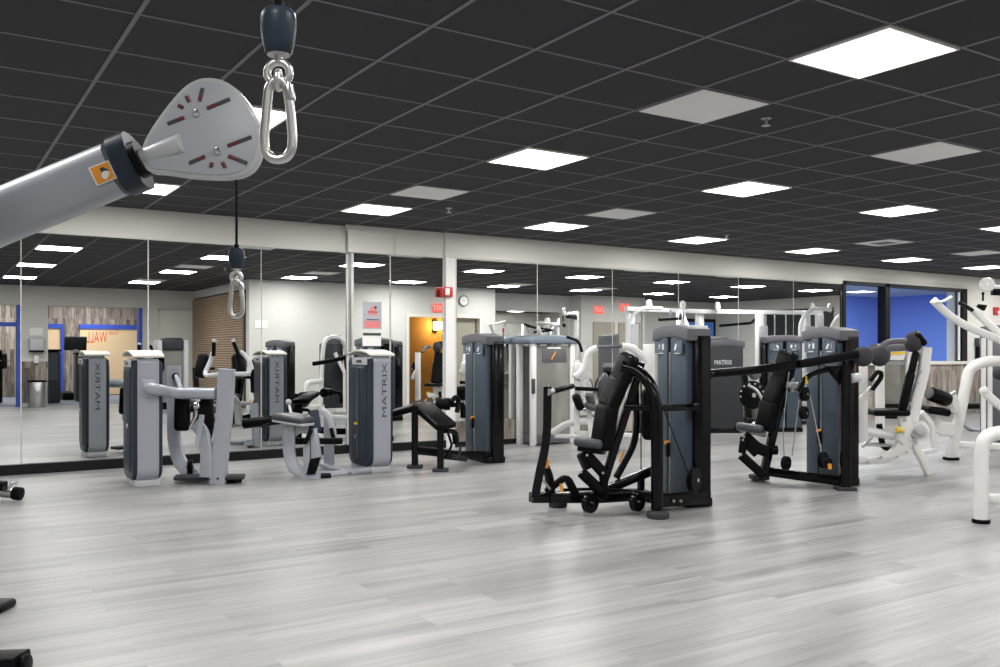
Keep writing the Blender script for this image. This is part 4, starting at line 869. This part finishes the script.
# M12 : lat pulldown with white arch
m12 = thing('lat_pulldown', 'white plate machine with a tall white arch, long raised arms and black thigh roller', 'exercise machine', (Gp(960, 458).x, Gp(960, 458).y, 0))
MB().tube([D(950.5, 458, 10.5), D(964, 395, 10.5), D(969, 368, 10.5), D(985, 361, 10.5), D(1035, 361, 10.5)], .062, 16, bend=.22).build('arch_frame', 'white', m12)
leg_foot(m12, 951, 459, 10.5, .09)
MB().bar([D(956, 444, 10.5), D(1030, 449, 10.3)], .07, .075, .015).build('floor_rail', 'white', m12)
for a, nm in (((933, 300), 0), ((972, 310), 1)):
    pts = [D(933, 300, 9.9), D(948, 315, 9.9), D(968, 327, 9.9), D(1000, 340, 9.9), D(1040, 356, 9.9)] if nm == 0 else [D(972, 309, 10.6), D(985, 321, 10.6), D(1000, 334, 10.6), D(1040, 356, 10.4)]
    q_ = MB().bar(pts, .06, .085, .028, bend=.1).build('lever_arm', 'white', m12)
    if nm == 0: MB().tube([D(934, 302, 9.85), D(942, 302, 9.9), D(951, 297, 10.1)], .017).build('hand_grip', 'white', q_)
    else: MB().cyl(D(960, 303, 10.4), D(972, 310, 10.55), .024).build('hand_grip', 'vinyl', q_)
r_ = MB().cyl(D(930, 393.5, 10.2), D(948, 400, 10.3), .082, bev=.025).build('thigh_roller', 'vinyl', m12)
MB().cyl(D(927.8, 393, 10.19), D(930, 393.7, 10.2), .062, bev=.01).build('roller_cap', 'cap', r_)
MB().bar([D(947, 398, 10.3), D(955, 392, 10.4)], .03, .04, .01).build('roller_arm', 'steel', m12)
MB().pad(D(923, 408, 10.3), D(946, 412, 10.3), .30, .085, FW + RT * .45).build('seat', 'vinyl', m12)
MB().bar([D(928, 415, 10.35), D(938, 428, 10.4), D(958, 430, 10.5)], .05, .16, .015, up=UP).build('seat_plate', 'white', m12)
MB().bar([D(950, 395, 10.45), D(957, 410, 10.5)], .08, .12, .015).build('roller_plate', 'white', m12)
for px in (983.5, 990): MB().cyl(D(px, 338, 11.4), D(px, 440, 11.4), .028).build('guide_rod', 'white', m12)
MB().prism([D(a, b, 11.6) for a, b in ((992, 326), (1030, 322), (1030, 446), (992, 442))], FW * .3, .01).build('weight_tower', 'cap', m12)
MB().ball(D(999, 374, 10.3), .068).build('round_pad', 'rubber', m12)
MB().bar([D(984, 392, 10.0), D(1000, 406, 10.0), D(1020, 420, 10.0)], .06, .09, .02).build('swing_arm', 'white', m12)
MB().ball(D(984, 391, 10.0), .05).build('swing_arm_joint', 'white', m12)
# pulley station
mp = thing('cable_pulley_station', 'white round pulley with a dark bracket and hanging black handle at the right edge', 'cable machine', D(1030, 440, 11.3)); mp.location.z = 0
pulley(mp, D(987, 284.5, 11.0), .085, FW + RT * .2, .05, 'white')
MB().bar([D(992, 292, 11.05), D(1040, 293, 11.05)], .06, .08, .01).build('bracket', 'matt', mp)
MB().bar([D(985, 289, 11.05), D(1040, 284, 11.05)], .04, .06, .01).build('top_beam', 'white', mp)
MB().cyl(D(983, 293, 11.0), D(983, 301, 11.0), .012).build('cable', 'matt', mp); MB().ball(D(983, 293.5, 11.0), .018).build('stopper', 'matt', mp)
MB().prism([D(a, b, 11.0) for a, b in ((979, 304), (988, 305), (985, 311), (978, 307))], FW * .05, .01).build('handle', 'matt', mp)
MB().bar([D(1036, 284, 11.05), Vector((D(1036, 284, 11.05).x, D(1036, 284, 11.05).y, 0))], .09, .09, .015, up=FW).build('upright', 'white', mp)
# M13 : white arch in the right foreground with its tower further right
m13 = thing('plate_press_machine', 'white tubular machine frame cut by the right edge, nearest the camera', 'exercise machine', (Gp(982, 521).x, Gp(982, 521).y, 0))
MB().tube([D(981, 520, 6.58), D(981, 455, 6.58), D(984, 438, 6.58), D(996, 433, 6.58), D(1050, 431, 6.6)], .052, 16, bend=.13).build('arch_frame', 'white', m13)
leg_foot(m13, 981, 522, 6.58, .062)
MB().bar([D(985, 498, 6.6), D(1060, 503, 6.6)], .05, .075, .02).build('floor_rail', 'white', m13)
q = Vector((7.05, 3.0, 0))
MB().prism([q + Vector((0, 0, .1)), q + Vector((.42, 0, .1)), q + Vector((.42, 0, 1.42)), q + Vector((.32, 0, 1.5)), q + Vector((.1, 0, 1.5)), q + Vector((0, 0, 1.42))], (0, .30, 0), .02).build('weight_tower', 'shroud_dark', m13)
MB().box(q.x + .06, q.x + .36, q.y + .29, q.y + .33, 1.42, 1.62, .03).build('tower_cap', 'cap', m13)
MB().tube([q + Vector((-.10, .34, 0)), q + Vector((-.06, .34, 1.2)), q + Vector((0, .34, 1.58)), q + Vector((.40, .34, 1.58)), q + Vector((.48, .34, 1.2)), q + Vector((.52, .34, 0))], .045, bend=.2).build('tower_frame', 'white', m13)
MB().bar([q + Vector((.15, .5, 1.25)), q + Vector((.35, .65, .75)), q + Vector((.6, .8, .45))], .06, .07, .015).build('press_arm', 'white', m13)
MB().pad(q + Vector((.5, .6, .5)), q + Vector((.42, .5, 1.2)), .3, .09, (0, 1, .4)).build('backrest', 'vinyl', m13)
MB().pad(q + Vector((.5, .62, .48)), q + Vector((.9, .62, .5)), .34, .08, (0, 1, 0)).build('seat', 'vinyl', m13)
MB().bar([q + Vector((.9, .6, .05)), q + Vector((.2, .4, .05))], .08, .08, .015).build('base_beam', 'white', m13)
MB().bar([q + Vector((.7, .6, .05)), q + Vector((.7, .6, .45))], .07, .07, .012, up=(1, 0, 0)).build('seat_post', 'white', m13)
# bench
mb_ = thing('flat_bench', 'low black padded bench with a white angled frame against the plank wainscot', 'bench', (D(972, 425, 14.3).x, D(972, 425, 14.3).y, 0))
MB().pad(D(960, 405.5, 14.3), D(992, 405.5, 14.3), .32, .09, FW).build('pad', 'vinyl', mb_)
MB().bar([D(964, 408, 14.3), D(961, 422, 14.3), D(970, 429.5, 14.3), D(990, 430, 14.3)], .06, .07, .015, bend=.1).build('frame', 'silver', mb_)
MB().bar([D(960, 408, 14.3), D(990, 409, 14.3)], .05, .05, .01).build('top_rail', 'silver', mb_)
# dark ball on a shelf under the window
# ---------------- white tower with clear shroud next to the mirror, with press station
q = D(533, 445, 12.15); q.z = 0
m8 = thing('clear_tower_machine', 'white weight tower with clear smoky shroud and blue grey top, beside the mirrors', 'exercise machine', q)
x0_, x1_ = Yp(533, 0, 9.88).x, Yp(571.5, 0, 9.88).x; yf_, yb_ = 9.88, 10.20
for x_ in (x0_, x1_):
    for y_ in (yf_, yb_): MB().box(x_ - .04, x_ + .04, y_ - .03, y_ + .03, 0, 1.40, .01).build('post', 'white', m8)
for y_ in (yf_ - .01, yb_ + .01): MB().box(x0_ + .04, x1_ - .04, y_ - .004, y_ + .004, .14, 1.34).build('clear_shroud', 'acrylic', m8)
MB().box(x0_ + .04, x1_ - .04, yf_ - .02, yb_, .02, .14, .01).build('base_frame', 'cap', m8)
n = 10; M['cap_blue'] = mat('blue_grey_top', (.16, .20, .25), .4)
P = [(x0_ - .09 + (x1_ - x0_ + .18) * k / n, yf_ - .06, 1.44 + .05 * math.sin(PI * k / n)) for k in range(n + 1)]
MB().prism([Vector(p) for p in P] + [Vector((x1_ + .09, yf_ - .06, 1.37)), Vector((x0_ - .09, yf_ - .06, 1.37))], (0, yb_ - yf_ + .12, 0), .02).build('top_cover', 'cap_blue', m8)
lp = MB().box(x0_ + .14, x1_ - .10, yf_ - .022, yf_ - .014, 1.12, 1.30, .006).build('instruction_plate', 'cap', m8)
MB().obox(((x0_ + x1_) / 2, yf_ - .026, 1.21), (.02, .004, .13), Matrix.Rotation(.6, 3, 'Y')).build('orange_mark', 'orange', lp)
MB().box(x0_ + .22, x1_ - .2, yf_ - .024, yf_ - .02, 1.30, 1.325).build('white_mark', 'paper', lp)
for k_ in range(14): MB().box(x0_ + .28, x1_ - .13, yf_ + .08, yf_ + .24, .50 + k_ * .028, .524 + k_ * .028, .004).build('weight_plate', 'matt', m8)
for x_ in ((x0_ + x1_) / 2 - .02, (x0_ + x1_) / 2 + .08): MB().cyl((x_, yf_ + .16, .1), (x_, yf_ + .16, 1.36), .012).build('guide_rod', 'chrome', m8)
MB().box(x0_ - .05, x0_ + .0, yf_ - .06, yf_ - .03, .70, .90, .005).build('counter_box', 'label', m8)
# press station parts of that machine
e = 11.2
MB().tube([D(553, 432, 12.0), D(566, 424, 11.8), D(582, 421, e), D(612, 420, e)], .045, bend=.3).build('base_tube', 'white', m8)
MB().tube([D(556, 436, 12.0), D(620, 437, e)], .03).build('base_tube', 'white', m8)
MB().bar([D(589, 408, e), D(591, 437, e)], .06, .06, .01, up=FW).build('seat_post', 'white', m8)
MB().pad(D(585, 405, e), D(606, 411, e), .34, .08, FW).build('seat', 'vinyl_grey', m8)
MB().pad(D(575, 394, e), D(581, 410, e), .26, .10, FW).build('knee_pad', 'vinyl', m8)
MB().pad(D(588, 393, e), D(592, 406, e), .26, .09, FW).build('knee_pad', 'vinyl_grey', m8)
MB().bar([D(575, 388.5, e), D(598, 389.5, e)], .05, .05, .015).build('roller_bar', 'vinyl', m8)
MB().prism([D(a, b, e) for a, b in ((599, 382), (606, 372), (610, 380), (609, 398), (600, 402), (597, 392))], FW * .25, .02).build('backrest', 'vinyl_grey', m8)
MB().bar([D(577, 360, e + .1), D(577, 432, e + .1)], .07, .07, .012, up=FW).build('upright', 'white', m8)
MB().tube([D(575, 377, e), D(584, 370, e), D(588, 352, e), D(597, 347.5, e)], .042, 14, bend=.2).build('press_arm', 'white', m8)
MB().prism([D(a, b, e) for a, b in ((573, 365), (584, 362), (588, 372), (584, 380), (573, 378))], FW * .08, .01).build('arm_bracket', 'white', m8)
MB().cyl(D(597, 347.5, e), D(623, 346, e), .024).build('hand_grip', 'cap', m8)
MB().tube([D(622, 346, e), D(632, 347, e), D(640, 354, e), D(644, 362, e + .2)], .046, 14, bend=.2).build('press_arm', 'white', m8)
MB().tube([D(567, 337, 12), D(579, 341, 11.9), D(582, 352, 11.9)], .02, bend=.1).build('cable_guide', 'matt', m8)
MB().bar([D(650, 345, 11.9), D(650, 420, 11.9)], .12, .10, .015, up=FW).build('rear_upright', 'white', m8)
MB().prism([D(a, b, 11.7) for a, b in ((643, 344), (655, 344), (655, 372), (643, 372))], FW * .05, .01).build('carriage_plate', 'white', m8)
MB().bar([D(578, 433, e), D(650, 436, 11.9)], .07, .06, .012).build('floor_rail', 'white', m8)
# ---------------- equipment outside the frame, seen in the mirrors
t = thing('cable_crossover_station', 'tall white multi station cable machine with round pulleys, seen in the mirrors on the right', 'cable machine', (15.5, 5.3, 0))
for x_, y_ in ((13.6, 5.0), (14.6, 5.6), (15.8, 5.0), (17.0, 5.8), (18.2, 6.2), (18.7, 6.2)):
    MB().box(x_ - .09, x_ + .09, y_ - .07, y_ + .07, 0, 2.2, .015).build('upright', 'white', t)
    MB().box(x_ - .16, x_ + .16, y_ + .08, y_ + .12, .2, 1.9, .01).build('stack_guard', 'silver_light', t)
MB().bar([(13.4, 5.1, 2.24), (15.8, 5.1, 2.24), (18.8, 6.2, 2.24)], .12, .10, .015).build('top_beam', 'white', t)
MB().bar([(14.6, 5.6, 2.15), (14.0, 6.2, 2.0), (13.2, 6.4, 1.95)], .06, .06, .012).build('lat_bar', 'matt', t)
MB().bar([(17.0, 5.8, 2.15), (17.6, 5.0, 2.0), (16.7, 4.8, 1.92)], .06, .06, .012).build('lat_bar', 'matt', t)
for x_, y_ in ((14.0, 5.2), (15.0, 5.25), (16.1, 5.3), (18.3, 6.3), (18.9, 6.35)): pulley(t, (x_, y_, 2.36), .11, (.3, 1, 0), .05, 'white')
MB().tube([(14.6, 5.6, 2.2), (14.2, 6.3, 1.7), (14.1, 6.4, 1.0)], .05).build('diagonal_post', 'white', t)
for x_, y_, z_ in ((13.2, 5.4, 2.25), (17.6, 6.5, 2.3), (18.6, 6.6, 2.2)):
    MB().tube([(x_, y_, 0), (x_, y_, z_ - .3), (x_ + .25, y_ + .1, z_), (x_ + .9, y_ + .1, z_)], .045, bend=.3).build('curved_frame', 'white', t)
for x_ in (13.9, 14.3, 17.3, 17.7, 18.4):
    MB().cyl((x_, 6.0, .3), (x_, 6.0, 2.2), .018).build('guide_rod', 'chrome', t)
    MB().box(x_ - .12, x_ + .12, 5.9, 6.08, .1, .9, .01).build('weight_stack', 'matt', t)
for x_ in (13.6, 15.8, 18.2): MB().bar([(x_, 5.4, .06), (x_ + .3, 7.0, .06)], .09, .08, .015).build('floor_rail', 'white', t)
t = thing('chest_fly_tower', 'white and clear weight tower with dark cap, seen in the mirror behind the leftmost machine', 'exercise machine', (4.8, .9, 0))
x_, y_ = 4.55, .9
MB().box(x_ - .32, x_ - .22, y_ - .2, y_ + .2, 0, 1.52, .02).build('side_frame', 'silver_light', t); MB().box(x_ + .22, x_ + .32, y_ - .2, y_ + .2, 0, 1.52, .02).build('side_frame', 'silver_light', t)
MB().box(x_ - .21, x_ + .21, y_ + .12, y_ + .14, .2, 1.3).build('clear_shroud', 'acrylic', t); MB().box(x_ - .21, x_ + .21, y_ - .16, y_ - .14, .05, 1.3).build('rear_panel', 'cap', t)
MB().box(x_ - .22, x_ + .22, y_ - .2, y_ + .21, 1.3, 1.57, .06, 3).build('cap', 'shroud_dark', t); MB().box(x_ - .2, x_ + .2, y_ - .1, y_ + .08, .05, .6).build('weight_stack', 'matt', t)
def far_tower(x_, y_, w_, h_, lab, m='shroud_dark'):
    t = thing('cardio_console_machine', lab, 'exercise machine', (x_, y_, 0), 'machines in the back room')
    MB().box(x_ - w_, x_ + w_, y_ - .25, y_ + .25, 0, h_, .05).build('body', m, t); MB().box(x_ - w_ * .7, x_ + w_ * .7, y_ + .25, y_ + .27, h_ * .45, h_ * .9).build('front_panel', 'shroud', t)
    MB().box(x_ - w_ * 1.05, x_ + w_ * 1.05, y_ - .27, y_ + .27, h_, h_ + .06, .02).build('cap', 'matt', t)
far_tower(2.75, -4.2, .26, 1.28, 'dark boxy machine in the back room, left of the lettered board in the mirror')
far_tower(3.75, -4.6, .34, 1.20, 'dark machine in the back room, below the reversed lettering in the mirror')
t = thing('cardio_machine', 'dark cardio machine with a raised console, below the orange lettering in the mirror', 'cardio machine', (3.5, -5.6, 0))
MB().box(3.2, 3.8, -6.6, -5.2, 0, .2, .04).build('deck', 'matt', t); MB().bar([(3.5, -5.4, .1), (3.5, -5.2, 1.35)], .10, .2, .02).build('mast', 'silver_light', t); MB().obox((3.5, -5.15, 1.5), (.55, .08, .38), Matrix.Rotation(-.3, 3, 'X'), .03).build('console', 'shroud_dark', t)
for k_, (x_, y_) in enumerate(((.7, -4.0), (1.35, -4.8), (1.1, -6.2))):
    t = thing('weight_bench_rack', ['dark rack with a bench', 'dark bench with chrome bars', 'black lifting rack'][k_] + ' in the back room, at the far left of the mirror', 'weight rack', (x_, y_, 0))
    MB().tube([(x_ - .4, y_, 0), (x_ - .4, y_, 1.5 - k_ * .2), (x_ + .4, y_, 1.5 - k_ * .2), (x_ + .4, y_, 0)], .04).build('frame', 'matt', t)
    MB().cyl((x_ - .6, y_ + .06, 1.05), (x_ + .6, y_ + .06, 1.05), .015).build('bar', 'chrome', t)
    for s_ in (-.5, -.44, .44, .5): MB().cyl((x_ + s_ - .02, y_ + .06, 1.05), (x_ + s_ + .02, y_ + .06, 1.05), .2).build('weight_disc', 'matt', t)
    MB().pad((x_, y_ + .1, .45), (x_, y_ + 1.0, .45), .28, .09, (1, 0, 0)).build('bench_pad', 'vinyl', t); MB().box(x_ - .04, x_ + .04, y_ + .15, y_ + .95, 0.0, .41).build('bench_base', 'matt', t)
# ---------------- ends of equipment at the left edge
t = thing('tube_leg_stub', 'chrome floor tube with black end cap at the left edge, in front of the mirror', 'machine foot', (D(-30, 488, 7.5).x, D(-30, 488, 7.5).y, 0))
MB().cyl(D(-60, 484, 7.6), D(14, 493, 7.55), .048).build('tube', 'steel', t)
MB().cyl(D(13, 493, 7.55), D(22, 494, 7.55), .056, bev=.012).build('end_cap', 'matt', t)
MB().bar([D(-40, 482, 7.5), D(5, 486, 7.5)], .08, .08, .02).build('foot_pad', 'matt', t)
MB().tube([D(8, 490, 7.5), D(13, 482, 7.5), D(17, 484, 7.5)], .012).build('handle_ring', 'chrome', t)
solo(MB().obox(D(-26, 606, 4.35), (.34, .16, .045), rotz(-YAW), .02, 3).obox(D(-30, 613, 4.35), (.28, .12, .06), rotz(-YAW), .006), 'rubber_foot', 'matt', 'black rubber machine foot at the left edge, halfway up the floor', 'machine foot')
solo(MB().bar([D(-90, 668, 3.5), D(22, 664, 3.5)], .13, .085, .014).cyl(D(22, 664, 3.5), D(29, 663.7, 3.5), .036, bev=.006), 'rubber_foot', 'matt', 'dark flat machine foot at the bottom left corner', 'machine foot')
